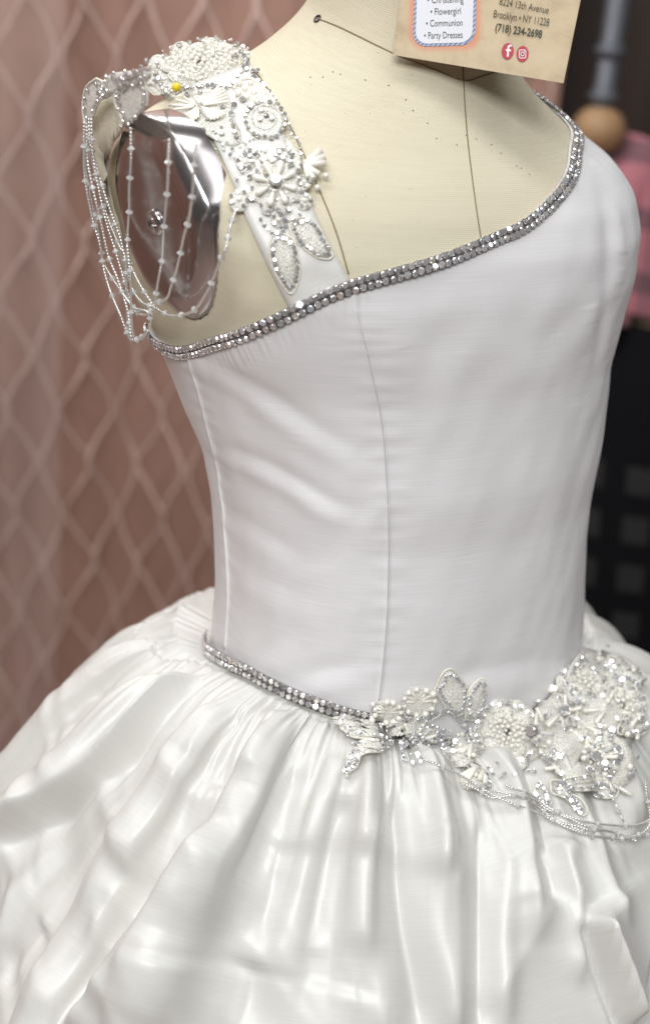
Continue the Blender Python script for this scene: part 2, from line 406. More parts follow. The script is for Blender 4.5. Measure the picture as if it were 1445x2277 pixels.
FOLDS = [([(526, 1780), (443, 1869), (368, 1980), (252, 2153), (150, 2290)], .0085, .020, 'stepR'),
         ([(463, 1492), (350, 1580), (237, 1680), (100, 1775), (-20, 1850)], .0075, .018, 'stepU'),
         ([(442, 1472), (330, 1482), (221, 1497)], .0035, .010, 'valley'),
         ([(858, 1690), (843, 1790), (837, 1980), (855, 2150), (872, 2300)], .0085, .0075, 'valley'),
         ([(1021, 1760), (1010, 1900), (1004, 2050), (988, 2290)], .0060, .006, 'valley'),
         ([(1205, 1800), (1238, 1900), (1250, 2000), (1246, 2150)], .0060, .010, 'ridge'),
         ([(1165, 1830), (1190, 1905), (1200, 1960)], .0050, .010, 'valley'),
         ([(1274, 1969), (1330, 2075), (1385, 2174), (1421, 2210)], .0100, .022, 'stepR'),
         ([(684, 1617), (650, 1720), (631, 1790), (590, 1930), (563, 2037)], .0075, .009, 'valley'),
         ([(757, 1727), (715, 1806), (680, 1930), (655, 2040)], .0060, .009, 'valley'),
         ([(560, 1560), (530, 1640), (500, 1690)], .0055, .008, 'valley'),
         ([(620, 1560), (585, 1640), (560, 1700)], .0050, .008, 'ridge'),
         ([(700, 1640), (670, 1730), (630, 1830)], .0045, .010, 'ridge'),
         ([(440, 1560), (410, 1630), (425, 1690), (480, 1705), (510, 1660)], .0042, .007, 'ridge'),
         ([(240, 1690), (290, 1790), (340, 1870)], .0040, .010, 'ridge'),
         ([(50, 1800), (60, 1930), (20, 2080)], .0050, .012, 'ridge'),
         ([(330, 1870), (250, 1980), (190, 2080), (140, 2130)], .0035, .010, 'valley'),
         ([(130, 2000), (60, 2060), (20, 2150)], .0038, .012, 'valley'),
         ([(915, 1780), (910, 1860), (950, 1900), (990, 1850)], .0035, .009, 'ridge'),
         ([(1190, 1930), (1120, 2040), (1040, 2140), (1010, 2200)], .0032, .012, 'ridge'),
         ([(1080, 1640), (1110, 1760), (1125, 1900), (1130, 2050)], .0075, .012, 'ridge'),
         ([(1180, 1600), (1260, 1720), (1335, 1850), (1400, 2000)], .0075, .012, 'ridge'),
         ([(1260, 1540), (1360, 1640), (1450, 1760)], .0075, .012, 'ridge'),
         ([(1290, 1480), (1390, 1530), (1470, 1600)], .0065, .010, 'ridge'),
         ([(1130, 1640), (1170, 1760), (1200, 1880)], .0060, .008, 'valley'),
         ([(1230, 1570), (1320, 1700), (1400, 1840)], .0060, .008, 'valley'),
         ([(930, 1640), (925, 1760), (920, 1900)], .0060, .012, 'ridge'),
         ([(800, 1600), (785, 1720), (760, 1850)], .0060, .012, 'ridge'),
         ([(440, 2060), (420, 2170), (400, 2290)], .004, .016, 'ridge'),
         ([(560, 2060), (520, 2180), (470, 2290)], .004, .016, 'valley')]

def fold_field(SB, sn):
    d = np.zeros(SB.shape[:2])
    for pts, a, w, kind in FOLDS:
        Q = pix_to_cloth(pts, 24)
        if len(Q) < 3: continue
        lo = Q.min(0) - .05; hi = Q.max(0) + .05
        ok = ((SB > lo) & (SB < hi)).all(-1)
        if not ok.any(): continue
        m_, off, tg, al, ov = seg_dist(SB[ok], Q)
        sgn = np.sign((np.cross(tg, off) * sn[ok]).sum(-1)); s_ = m_ * sgn
        fade = np.clip(np.minimum(al / .12, (1 - al) / .22), 0, 1); fade = fade * fade * (3 - 2 * fade)
        if kind == 'valley': val = -a * np.exp(-np.sqrt(m_ ** 2 + .0012 ** 2) / (w * .62)) + .40 * a * np.exp(-((m_ - 2 * w) / (1.1 * w)) ** 2)
        elif kind == 'ridge': val = a * np.exp(-np.sqrt(m_ ** 2 + .002 ** 2) / (w * .8))
        else:
            a = a * 1.7; s2 = s_ if kind == 'stepR' else -s_
            val = np.where(s2 > 0, a * np.exp(-s2 / w), a * np.exp(-(s2 / .005) ** 2)) - .3 * a * np.exp(-((s2 + .008) / .006) ** 2)
        d[ok] += val * fade
    return d
th_t = np.linspace(-math.pi, math.pi, 200, endpoint=False)
def outward(X):
    n = normals(X); return np.where(((X[..., :2] - AX) * n[..., :2]).sum(-1)[..., None] < 0, -n, n)
def base_normals(s, ni):
    th = np.linspace(-math.pi, math.pi, ni, endpoint=False); g = bell(np.broadcast_to(th[None, :], (len(s), ni)), np.broadcast_to(np.asarray(s)[:, None], (len(s), ni)))
    n = outward(g); n[0] = n[1]; return n, g
def relax(X, s, iters, grav, seed, push=None):
    nj, ni = X.shape[:2]
    ds = np.diff(s); per = np.linalg.norm(np.diff(np.vstack([bell(th_t, np.full(200, 0.0)), bell(th_t[:1], np.zeros(1))]), axis=0), axis=1).sum()
    wid = (per + 2 * math.pi * np.interp(s, _ss, _pr) * .95) * np.interp(s, [0, .03, .08, .16, .3, .5], [1.42, 1.40, 1.27, 1.13, 1.07, 1.05])
    K = max(1, ni // 300) * 3; kb = sstep(.012, .06, s)[:, None] * .5
    rh = (wid / ni)[:, None]; bg_ = base_normals(s, ni)[1]; rv = np.linalg.norm(np.diff(bg_, axis=0), axis=-1)
    rv = rv * 1.002
    rd = np.sqrt((.5 * (rh[1:] + rh[:-1])) ** 2 + rv ** 2)
    pin = X[0].copy(); V = np.zeros_like(X)
    dt2 = grav
    sm = (s / .06).clip(0, 1)[:, None, None]
    def solve(A, B, rest, k):
        d = B - A; l = np.sqrt((d * d).sum(-1)) + 1e-12; c = (k * .5 * (l - rest) / l)[..., None] * d
        return c
    for it in range(iters):
        if push is not None and it < 120: X = X + push * (.030 * (1 - it / 120))
        V *= .80; V[..., 2] -= dt2
        X0 = X.copy(); X = X + V; X[0] = pin
        for rep in range(2):
            # Jacobi with averaging
            D = np.zeros_like(X)
            c = solve(X, np.roll(X, -1, 1), rh, 1.0); D += c; D -= np.roll(c, 1, 1)
            c = solve(X[:-1], X[1:], rv, 1.0); D[:-1] += c; D[1:] -= c
            c = solve(X[:-1], np.roll(X[1:], -1, 1), rd, .35); D[:-1] += c; D[1:] -= np.roll(c, 1, 1)
            c = solve(X[:-1], np.roll(X[1:], 1, 1), rd, .35); D[:-1] += c; D[1:] -= np.roll(c, -1, 1)
            # bending
            L1 = .5 * (np.roll(X, 1, 1) + np.roll(X, -1, 1)) - X; D += .16 * L1
            L2 = np.zeros_like(X); L2[1:-1] = .5 * (X[2:] + X[:-2]) - X[1:-1]; D += .30 * L2
            if rep == 0:
                for kk_, fr_ in ((K, .90), (2 * K, .80)):
                    d = np.roll(X, -kk_, 1) - X; l = np.sqrt((d * d).sum(-1)) + 1e-9; c = (kb * .5 * np.minimum(0, l - fr_ * kk_ * rh) / l)[..., None] * d; D += c; D -= np.roll(c, kk_, 1)
            X = X + D * .27
            X[0] = pin
            q = X[..., :2] - AX; rr = np.sqrt((q * q).sum(-1)); az = np.arctan2(q[..., 1], q[..., 0])
            rc = bell_radius(az, X[..., 2]) - .009 * np.minimum(1, s / .05)[:, None]; pen = np.clip(rc - rr, 0, .02)
            X[1:, :, :2] += (q / rr[..., None] * (pen * .8)[..., None])[1:]; X[1:, :, 2] += (pen * .35)[1:]
            # not farther than the starch of the petticoat layers lets it rise
            over = np.clip(rr - rc - .026, 0, .05); X[1:, :, :2] -= (q / rr[..., None] * (over * .3)[..., None])[1:]
        V = X - X0; V[0] = 0
        vl = np.sqrt((V * V).sum(-1))[..., None]; V *= np.minimum(1, .004 / (vl + 1e-9))
    return X
def upsample(X, s, s2):
    nj, ni = X.shape[:2]
    Y = np.empty((nj, ni * 2, 3)); Y[:, ::2] = X
    Y[:, 1::2] = (9 * (X + np.roll(X, -1, 1)) - (np.roll(X, 1, 1) + np.roll(X, -2, 1))) / 16
    out_ = np.empty((len(s2), ni * 2, 3)); k = np.clip(np.searchsorted(s, s2, 'right') - 1, 0, nj - 2)
    t = ((s2 - s[k]) / (s[k + 1] - s[k]))[:, None, None]
    km, kp = np.clip(k - 1, 0, nj - 1), np.clip(k + 2, 0, nj - 1)
    a, b, c, d = Y[km], Y[k], Y[k + 1], Y[kp]
    return .5 * (2 * b + (c - a) * t + (2 * a - 5 * b + 4 * c - d) * t ** 2 + (3 * b - a - 3 * c + d) * t ** 3)
def waist_row(ni):
    th = np.linspace(-math.pi, math.pi, ni, endpoint=False); return bell(th, np.zeros(ni))
NI = 300; s0 = np.linspace(0, 1, 44) ** 1.15 * S_END
th0 = np.linspace(-math.pi, math.pi, NI, endpoint=False)
X = bell(np.broadcast_to(th0[None, :], (44, NI)), np.broadcast_to(s0[:, None], (44, NI)))
xn, xg = base_normals(s0, NI)
tg_, sg_ = np.broadcast_to(th0[None, :], (44, NI)), np.broadcast_to(s0[:, None], (44, NI))
init = (.016 * vnoise(tg_ * 7.5 + vnoise(tg_ * 2, sg_ * 6, 3), sg_ * 2.5, 5) * (.3 + .7 * np.exp(-(sg_ / .17) ** 2)) + .012 * vnoise(tg_ * 15, sg_ * 4, 6) * np.exp(-(sg_ / .12) ** 2) + .001 * vnoise(tg_ * 9, sg_ * 22, 7)) * sstep(0, .03, sg_) + .001 * vnoise(tg_ * 30, sg_ * 8, 8)
X = X + xn * (init + .003 + 1.5 * fold_field(xg, xn) * sstep(0, .03, sg_))[..., None]
X[0] = waist_row(NI)
X = relax(X, s0, 220, .000008, 1, xn * (1.0 * init + .8 * fold_field(xg, xn))[..., None])
s1 = np.linspace(0, 1, 90) ** 1.1 * S_END
X = upsample(X, s0, s1); xn, xg = base_normals(s1, NI * 2); X = X + xn * (.9 * fold_field(xg, xn) * sstep(0, .03, s1[:, None]))[..., None]; X[0] = waist_row(NI * 2)
X = relax(X, s1, 70, .000005, 2)
s2_ = np.linspace(0, 1, 190) ** 1.05 * S_END
X = upsample(X, s1, s2_); xn, xg = base_normals(s2_, NI * 4)
tg_ = np.broadcast_to(np.linspace(-math.pi, math.pi, NI * 4, endpoint=False)[None, :], X.shape[:2]); sg_ = np.broadcast_to(s2_[:, None], X.shape[:2]); rx = tg_ * (sg_ + .11)
X = X + xn * (.45 * fold_field(xg, xn) * sstep(0, .03, sg_))[..., None]
X[0] = waist_row(NI * 4)
X = relax(X, s2_, 22, .000001, 3)
# even out ripples across the fall of the cloth, keep the folds that run down it
gk = np.exp(-(np.arange(-18, 19) / 4.5) ** 2); gk /= gk.sum()
Xp = np.concatenate([np.repeat(X[:1], 18, 0), X, X[-1:] + (X[-1:] - X[-2:-1]) * np.arange(1, 19)[:, None, None]], 0)
Xs = sum(gk[k] * Xp[k:k + X.shape[0]] for k in range(37)); wsm = sstep(.01, .05, s2_)[:, None, None]
X = X * (1 - wsm) + Xs * wsm
# crisp creases and dents that taffeta keeps: the traced folds once more, then small oblique crumples
xn, xg = base_normals(s2_, NI * 4); fld = fold_field(xg, xn)
left = sstep(.5, 1.1, tg_); ry = sg_
n5 = vnoise(rx * 8 + ry * 7 + 5 + .8 * vnoise(rx * 11, ry * 11, 90), ry * 6 - rx * 5 + .8 * vnoise(rx * 11, ry * 11, 91), 32); n6 = vnoise(rx * 30 - ry * 16, ry * 22 + rx * 8, 34); n7 = vnoise(rx * 11, ry * 3.0, 36)
cr = .0045 * (.5 - 1.5 * np.sqrt(n5 ** 2 + .0006)) * (.30 + .70 * left) * sstep(-.4, .4, vnoise(rx * 5, ry * 5, 33)) + .0012 * (.5 - 1.5 * np.sqrt(n6 ** 2 + .0008)) * (.25 + .75 * left) * sstep(-.2, .5, vnoise(rx * 6, ry * 6 + 9, 35))
cr += .0018 * (.6 - 1.7 * np.sqrt(n7 ** 2 + .001)) * (1 - .4 * left)
ga_ = vnoise(tg_ * 16 + .7 * vnoise(tg_ * 5, sg_ * 9, 70), sg_ * 5, 71); gb_ = vnoise(tg_ * 33, sg_ * 8, 72)
fine = (.0042 * (.6 - 1.7 * np.sqrt(ga_ ** 2 + .006)) * np.exp(-(sg_ / .055) ** 2) + .0012 * (.6 - 1.7 * np.sqrt(gb_ ** 2 + .006)) * np.exp(-(sg_ / .025) ** 2)) * sstep(0, .006, sg_)
X = X + xn * ((1.25 * fld + cr * sstep(.03, .11, sg_)) * sstep(.0, .02, sg_) + fine)[..., None]
# the hem below the picture: the same columns carried on down the petticoat
ext = np.linspace(S_END, .95, 16)[1:]; last = X[-1] - bell(np.linspace(-math.pi, math.pi, NI * 4, endpoint=False), np.full(NI * 4, S_END))
lo_ = bell(np.broadcast_to(np.linspace(-math.pi, math.pi, NI * 4, endpoint=False)[None, :], (15, NI * 4)), np.broadcast_to(ext[:, None], (15, NI * 4))) + last[None]
SG = np.concatenate([X, lo_], 0); nj, ni = SG.shape[:2]; sall = np.r_[s2_, ext]
suv = np.stack([np.broadcast_to(np.linspace(0, 1, ni)[None, :], (nj, ni)) * 1.9, np.broadcast_to(-sall[:, None], (nj, ni))], -1).reshape(-1, 2)
skirt = mesh_obj('skirt', SG.reshape(-1, 3), grid_faces(nj, ni, True), 'skirt_silk', dress, uv=suv)
SKB = BVHTree.FromPolygons([Vector(v) for v in SG.reshape(-1, 3)], grid_faces(nj, ni, True))
# ------------------------------------------------------------------ small pieces: shared meshes
def shared(name, verts, faces, mats, midx=None, smooth=False):
    me = bpy.data.meshes.new(name); me.from_pydata([tuple(map(float, v)) for v in verts], [], faces)
    for m_ in mats: me.materials.append(MATS[m_])
    if midx: me.polygons.foreach_set('material_index', midx)
    if smooth: me.polygons.foreach_set('use_smooth', [True] * len(faces))
    me.update(); return me
def crystal_mat(name, col, rough=.03):
    m = mat(name, col, rough, .72)
    oi = N(m, 'ShaderNodeObjectInfo')
    c = ramp(m, oi.outputs['Random'], [(0, tuple(x * .72 for x in col)), (.35, tuple(x * .85 for x in col)), (.72, (.96, .95, .94)), (.80, (.86, .90, 1.0)), (.9, (1, .93, .82)), (1, (.98, .98, 1))])  # random tints put faint bluish and yellowish glints into the stone colour
    LK(m, c, P(m).inputs['Base Color'])
crystal_mat('rhinestone_crystal', (.88, .86, .86))
mat('pearl', (.83, .80, .72), .18, Coat_Weight=.6, Coat_Roughness=.08, Sheen_Weight=.1)
mat('bugle_pearl', (.84, .81, .72), .22, Coat_Weight=.6, Coat_Roughness=.1)
mat('cup_silver', (.34, .31, .28), .3, .9)
mat('clear_glass', (.97, .97, .96), .03, Transmission_Weight=.6, IOR=1.5)
mat('silver_bead', (.82, .80, .76), .20, .65)
mat('pearl_seed', (.80, .78, .72), .18, .35)
mat('lace', (.83, .81, .74), .7, Sheen_Weight=.2)
def lace_detail(m):
    v = coords(m)
    LK(m, bump(m, noise(m, v, 900, 2), .7, .0006), P(m).inputs['Normal'])
lace_detail(MATS['lace'])
LK(MATS['lace'], ramp(MATS['lace'], noise(MATS['lace'], coords(MATS['lace']), 1300, 1), [(.42, (.55, .55, .55)), (.55, (.97, .97, .97))]), P(MATS['lace']).inputs['Alpha'])
lace_detail(MATS['ivory_cord'])
mat('lining_lace', (.72, .66, .52), .8)
lace_detail(MATS['lining_lace'])
P(MATS['lining_lace']).inputs['Alpha'].default_value = .93
mat('pin_metal', (.10, .09, .10), .35, 1.0)
mat('yellow_plastic', (.80, .62, .01), .3)

def ring_pts(r, z, n, ph=0): return [(r * math.cos(2 * math.pi * (k + ph) / n), r * math.sin(2 * math.pi * (k + ph) / n), z) for k in range(n)]
def stone_mesh(name, square):
    v = ring_pts(1.0, 0, 8) + ring_pts(1.02, .50, 8) + ring_pts(.93, .52, 8, .5) + ring_pts(.68, .86, 8, 0)
    f = []; mi = []
    for k in range(8):
        j = (k + 1) % 8
        f.append([k, j, 8 + j, 8 + k]); mi.append(0)
        f.append([8 + k, 8 + j, 16 + k]); mi.append(0)
        f.append([8 + j, 16 + j, 16 + k]); mi.append(0)
        f.append([16 + k, 16 + j, 24 + j]); mi.append(1)
        f.append([16 + k, 24 + j, 24 + k]); mi.append(1)
    f.append([24 + k for k in range(8)]); mi.append(1)
    if square:                       # four claws of the cup chain
        for k in range(4):
            a = math.pi / 4 + k * math.pi / 2; c, s_ = math.cos(a), math.sin(a); b = len(v)
            v += [(1.12 * c - .2 * s_, 1.12 * s_ + .2 * c, .1), (1.12 * c + .2 * s_, 1.12 * s_ - .2 * c, .1), (1.0 * c, 1.0 * s_, .80), (.78 * c, .78 * s_, .74)]
            f += [[b, b + 1, b + 2], [b + 1, b + 3, b + 2], [b + 3, b, b + 2]]; mi += [0, 0, 0]
    return shared(name, v, f, ['dark_silver' if square else 'cup_silver', 'rhinestone_crystal'], mi)
ME_STONE = stone_mesh('rhinestone', True); ME_CRYS = stone_mesh('crystal', False)
def sphere(nu=10, nv=7):
    v = [(0, 0, 1)]; f = []
    for i in range(1, nv):
        a = math.pi * i / nv
        v += [(math.sin(a) * math.cos(2 * math.pi * k / nu), math.sin(a) * math.sin(2 * math.pi * k / nu), math.cos(a)) for k in range(nu)]
    v.append((0, 0, -1))
    for k in range(nu): f.append([0, 1 + k, 1 + (k + 1) % nu])
    for i in range(nv - 2):
        for k in range(nu): a = 1 + i * nu + k; b = 1 + i * nu + (k + 1) % nu; f.append([a, a + nu, b + nu, b])
    l = len(v) - 1
    for k in range(nu): f.append([l, l - nu + (k + 1) % nu, l - nu + k])
    return v, f
_sv, _sf = sphere()
ME_PEARL = shared('pearl', _sv, _sf, ['pearl'], smooth=True)
def lathe_x(prof, n=8):
    v = []; f = []
    for x, r in prof: v += [(x, r * math.cos(2 * math.pi * k / n), r * math.sin(2 * math.pi * k / n)) for k in range(n)]
    f = [list(q) for q in grid_faces(len(prof), n, True)] + [list(range(n))[::-1], [(len(prof) - 1) * n + k for k in range(n)]]
    return v, f
ME_DROP = shared('drop_pearl', *lathe_x([(-.5, .05), (-.40, .11), (-.1, .17), (.2, .225), (.36, .215), (.46, .13), (.5, .04)]), ['pearl'], smooth=True)
ME_BUGLE = shared('bugle_bead', *lathe_x([(-.5, .085), (-.47, .11), (.47, .13), (.5, .10)], 7), ['bugle_pearl'], smooth=True)
ME_BUGLEC = shared('bugle_bead', *lathe_x([(-.5, .085), (-.47, .11), (.47, .13), (.5, .10)], 7), ['clear_glass'], smooth=True)
ME_BICONE = shared('crystal_bead', *lathe_x([(-.85, .25), (0, 1.0), (.85, .25)], 6), ['clear_glass'])
def put(name, me, p, n, size, parent, xdir=None, jit=0.0, scale3=None):
    """copy of a shared mesh at p, its z along n (x along xdir)"""
    n = np.asarray(n, float) + (rng.normal(0, jit, 3) if jit else 0); n /= np.linalg.norm(n)
    if xdir is None:
        a = rng.uniform(0, 2 * math.pi); t = np.cross(n, (.3, .5, .81)); t /= np.linalg.norm(t); b = np.cross(n, t); x = math.cos(a) * t + math.sin(a) * b
    else:
        x = np.asarray(xdir, float); x = x - (x @ n) * n; x /= np.linalg.norm(x) + 1e-9
    y = np.cross(n, x); s3 = scale3 or (size, size, size)
    o = bpy.data.objects.new(name, me); COL.objects.link(o)
    o.matrix_basis = Matrix(((x[0] * s3[0], y[0] * s3[1], n[0] * s3[2], p[0]), (x[1] * s3[0], y[1] * s3[1], n[1] * s3[2], p[1]), (x[2] * s3[0], y[2] * s3[1], n[2] * s3[2], p[2]), (0, 0, 0, 1)))
    o.parent = parent
    return o
def join_copies(name, me, items, material, parent):
    """many copies of a shared mesh as one mesh: items = list of (p, n, size)"""
    bv = np.array([v.co for v in me.vertices]); bf = [list(p.vertices) for p in me.polygons]; V = []; Fc = []
    for p, n, s in items:
        n = np.asarray(n, float); n = n / np.linalg.norm(n); t = np.cross(n, (.3, .5, .81)); t /= np.linalg.norm(t); b = np.cross(n, t)
        a = rng.uniform(0, 6.28); x = math.cos(a) * t + math.sin(a) * b; y = np.cross(n, x); k = len(V)
        V += list(np.asarray(p) + s * (bv[:, :1] * x + bv[:, 1:2] * y + bv[:, 2:] * n)); Fc += [[i + k for i in f] for f in bf]
    o = mesh_obj(name, V, Fc, material, parent, smooth=False); o['kind'] = 'stuff'
    return o

# ------------------------------------------------------------------ surfaces under a picture point
def S(px, py, off=0.0):
    """nearest of torso, bodice, skirt (then the plane of the arm plate) under a picture point, lifted along its normal"""
    best = None
    for b in (TB, BODB, SKB):
        p, n, i = hit(px, py, b)
        if p is not None and (best is None or np.linalg.norm(p - CAM) < best[2]): best = (p, n, np.linalg.norm(p - CAM))
    if best is None:
        return PLANE(px, py, .004 + off), PLN
    return best[0] + best[1] * off, best[1]
def PLANE(px, py, off):
    d = ray(px, py); t = ((PLC - CAM) @ PLN + PL_U + off) / (d @ PLN)
    return CAM + d * t
def paths(pts, n, off): return np.array([S(x, y, off)[0] for x, y in catmull(pts, n)])

# ------------------------------------------------------------------ dress form: seams, arm plate, pin holes
def seam_line(name, pts, n=60, rad=.00045, off=-.0001):
    q = []
    for x, y in catmull(pts, n):
        p, nn, i = hit(x, y)
        if p is not None: q.append(p + nn * off)
    v, fs = tube(q, rad, 5); return mesh_obj(name, v, fs, 'seam_brown', form)
seam_line('neck_seam', [(700, 39), (760, 63), (873, 118), (960, 152), (1030, 179), (1075, 168), (1112, 156)])
seam_line('centre_seam', [(1029, 110), (1030, 179), (1038, 300), (1055, 440), (1070, 540)])
seam_line('princess_seam', [(560, 150), (590, 190), (650, 290), (700, 400), (745, 510), (775, 610)])
holes = []
for k in range(46):
    x = rng.uniform(640, 1230); y = rng.uniform(110, 560)
    if k < 18:
        x, y = [(690, 172), (718, 172), (757, 165), (812, 178), (864, 190), (902, 222), (918, 246), (950, 274), (970, 308), (1036, 301), (1058, 309), (1092, 322), (1113, 341), (1148, 369), (1158, 374), (1176, 388), (1015, 322), (740, 160)][k]
    p, n, i = hit(x, y)
    if p is None or (y > 640 - (x - 700) * .1): continue
    holes.append((p + n * .00005, n, .00042 if k < 18 else .0002))
ME_SPECK = shared('speck', [(math.cos(a) * .9, math.sin(a) * 1.4, .1) for a in np.linspace(0, 6.28, 7)[:-1]] + [(0, 0, .25)], [[k, (k + 1) % 6, 6] for k in range(6)], ['seam_brown'])
join_copies('pin_holes', ME_SPECK, holes, 'seam_brown', form)

RIM = [(320, 249), (360, 268), (400, 308), (440, 387), (471, 459), (480, 521), (483, 599), (471, 677), (446, 706), (415, 702), (374, 668), (337, 630), (296, 537), (275, 450), (264, 380), (270, 318), (288, 265)]
rim3 = np.array([PLANE(x, y, 0) for x, y in RIM])
rimc = catmull(np.vstack([rim3, rim3[:1]]), 97)[:-1]; pc = rimc.mean(0)
# plate: rolled rim, sloping wall and a flat floor, seen as concentric copies of the same oval
pv = []
pprof = [(.99, -.014), (1.0, .0006), (.985, .0016), (.96, .0026), (.92, .0040), (.87, .0054), (.81, .0066), (.75, .0074), (.69, .0079), (.62, .0081), (.5, .0082), (.35, .0082), (.2, .0082), (.02, .0082)]
for s_, h in pprof: pv += list(pc + (rimc - pc) * s_ + PLN * h)
nr = len(pprof)
plate = mesh_obj('arm_plate', pv, grid_faces(nr, 96, True) + [[(nr - 1) * 96 + k for k in range(96)]], 'chrome', form)
# sink the canvas behind the dish
tv = TG.copy(); rel = tv - pc; hgt = rel @ PLN; fl = rel - hgt[..., None] * PLN
e1_ = np.cross(PLN, (0, 0, 1)); e1_ /= np.linalg.norm(e1_); e2_ = np.cross(PLN, e1_)
ra_ = np.arctan2((rimc - pc) @ e2_, (rimc - pc) @ e1_); rr_ = np.linalg.norm(rimc - pc, axis=1); oo = np.argsort(ra_)
rho = np.linalg.norm(fl, axis=-1) / np.interp(np.arctan2(fl @ e2_, fl @ e1_), np.r_[ra_[oo] - 2 * math.pi, ra_[oo], ra_[oo] + 2 * math.pi], np.tile(rr_[oo], 3))
push = sstep(1.0, .95, rho) * sstep(-.004, -.0015, hgt) * .013
tv = tv - push[..., None] * PLN
to.data.vertices.foreach_set('co', tv.astype(np.float32).ravel()); to.data.update()
sc_p = PLANE(348, 494, .0082)
v, f_ = [], []
ax1 = np.cross(PLN, (0, 0, 1)); ax1 /= np.linalg.norm(ax1); ax2 = np.cross(PLN, ax1)
def disc_lathe(c, nrm, prof, n=24):
    a = np.cross(nrm, (0.1, .2, 1)); a /= np.linalg.norm(a); b = np.cross(nrm, a); v = []
    for r_, h in prof:
        v += [c + nrm * h + r_ * (math.cos(2 * math.pi * k / n) * a + math.sin(2 * math.pi * k / n) * b) for k in range(n)]
    return v, grid_faces(len(prof), n, True) + [[(len(prof) - 1) * n + k for k in range(n)]]
v, f_ = disc_lathe(sc_p, PLN, [(.0062, -.0005), (.0062, .0012), (.0052, .0022), (.0040, .0024), (.0036, .0012), (.0008, .0012)])
scr = mesh_obj('screw', v, f_, 'chrome', plate)
v, f_ = [], []
for sgn in (-1, 1):
    c = sc_p + ax2 * sgn * .0016 + PLN * .0018
    a_, b_ = disc_lathe(c, PLN, [(.0011, -.001), (.0011, .0006), (.0007, .0009)], 10); k = len(v); v += a_; f_ += [[i + k for i in q] for q in b_]
    mesh_obj('screw_slot', a_, b_, 'dark_silver', scr)
p, n, i = hit(706, 42)
v, f_ = disc_lathe(p, n, [(.0023, -.0004), (.0023, .0004), (.0016, .0007), (.0012, .0001), (.0002, -.0002)], 16)
pinh = mesh_obj('round_pin', v, f_, 'pin_metal'); tag(pinh, 'small dark round pin head stuck into the neck seam of the form', 'pin')

# ------------------------------------------------------------------ strap
sl = catmull([(418, 205), (440, 240), (475, 317), (524, 423), (549, 488), (590, 575), (634, 662), (652, 700)], 60)
srr = catmull([(560, 150), (580, 190), (620, 280), (650, 360), (686, 454), (722, 530), (766, 612), (785, 650)], 60)
sv = []; suv2 = []
for k in range(60):
    for j, t in enumerate(np.linspace(0, 1, 9)):
        x, y = sl[k] * (1 - t) + srr[k] * t
        pp, nn, _ = hit(x, y); pp, nn = (pp, nn) if pp is not None else (PLANE(x, y, 0), PLN); sv.append(pp + nn * (.0018 + .0003 * math.sin(k * .5) * math.sin(j))); suv2.append((t * .04, k * .004))
strap = mesh_obj('shoulder_strap', sv, grid_faces(60, 9), 'strap_satin', dress, uv=suv2)
so = strap.modifiers.new('thick', 'SOLIDIFY'); so.thickness = .0012; so.offset = -1

# ------------------------------------------------------------------ crystal trims
def trim(name, zf, th0, th1, rows, spacing, size, off, label):
    th = np.linspace(th0, th1, 4000)
    def zd(t, dz):                                   # step down the cloth by a true distance
        z = zf(t); g = np.linalg.norm(torso(t, z + .002, off) - torso(t, z - .002, off), axis=-1) / .004; return z + dz / g
    par = None
    bp = [on_body(th[::40], zd(th[::40], dz), off) for dz in (rows[0] + spacing * .40, (rows[0] + rows[-1]) / 2, rows[-1] - spacing * .40)]
    g = np.stack(bp, 0); gn = normals(g, False)
    if gn[1, 50] @ (g[1, 50] - np.array([0, 0, g[1, 50][2]])) < 0: gn = -gn
    g = g + gn * .0003
    par = mesh_obj(name, g.reshape(-1, 3), grid_faces(3, g.shape[1]), 'trim_band', dress); par['label'] = label
    so = par.modifiers.new('thick', 'SOLIDIFY'); so.thickness = .0006
    cnt = 0
    for dz in rows:
        c = on_body(th, zd(th, dz), off); s_ = np.r_[0, np.cumsum(np.linalg.norm(np.diff(c, axis=0), axis=1))]
        k = int(s_[-1] / spacing)
        for q in range(k):
            t = np.interp((q + .5) * spacing, s_, th); e = .01
            z = zd(t, dz); p0 = on_body(t, z, off); du = on_body(t + e, zd(t + e, dz), off) - on_body(t - e, zd(t - e, dz), off); dv = on_body(t, z + .003, off) - on_body(t, z - .003, off)
            n = np.cross(du, dv); n /= np.linalg.norm(n)
            if n @ (p0 - np.array([.0, .0, p0[2] - .04])) < 0: n = -n
            put('rhinestone', ME_STONE, p0 + n * .0004, n, size, par, xdir=du, jit=.17); cnt += 1
    return par
neck_trim = trim('neckline_trim', NECK, 2.02, -1.75, (-.0002, -.0038), .00365, .00176, BOFF + .0004, 'double row of crystal rhinestones along the neckline')
waist_trim = trim('waist_trim', lambda t: WAIST(t) + .003, 2.15, float(SEAM(seam_k[:, 1].min())) - .03, (.0022, -.0016), .0036, .00175, BOFF + .0028, 'double row of crystal rhinestones at the waist')
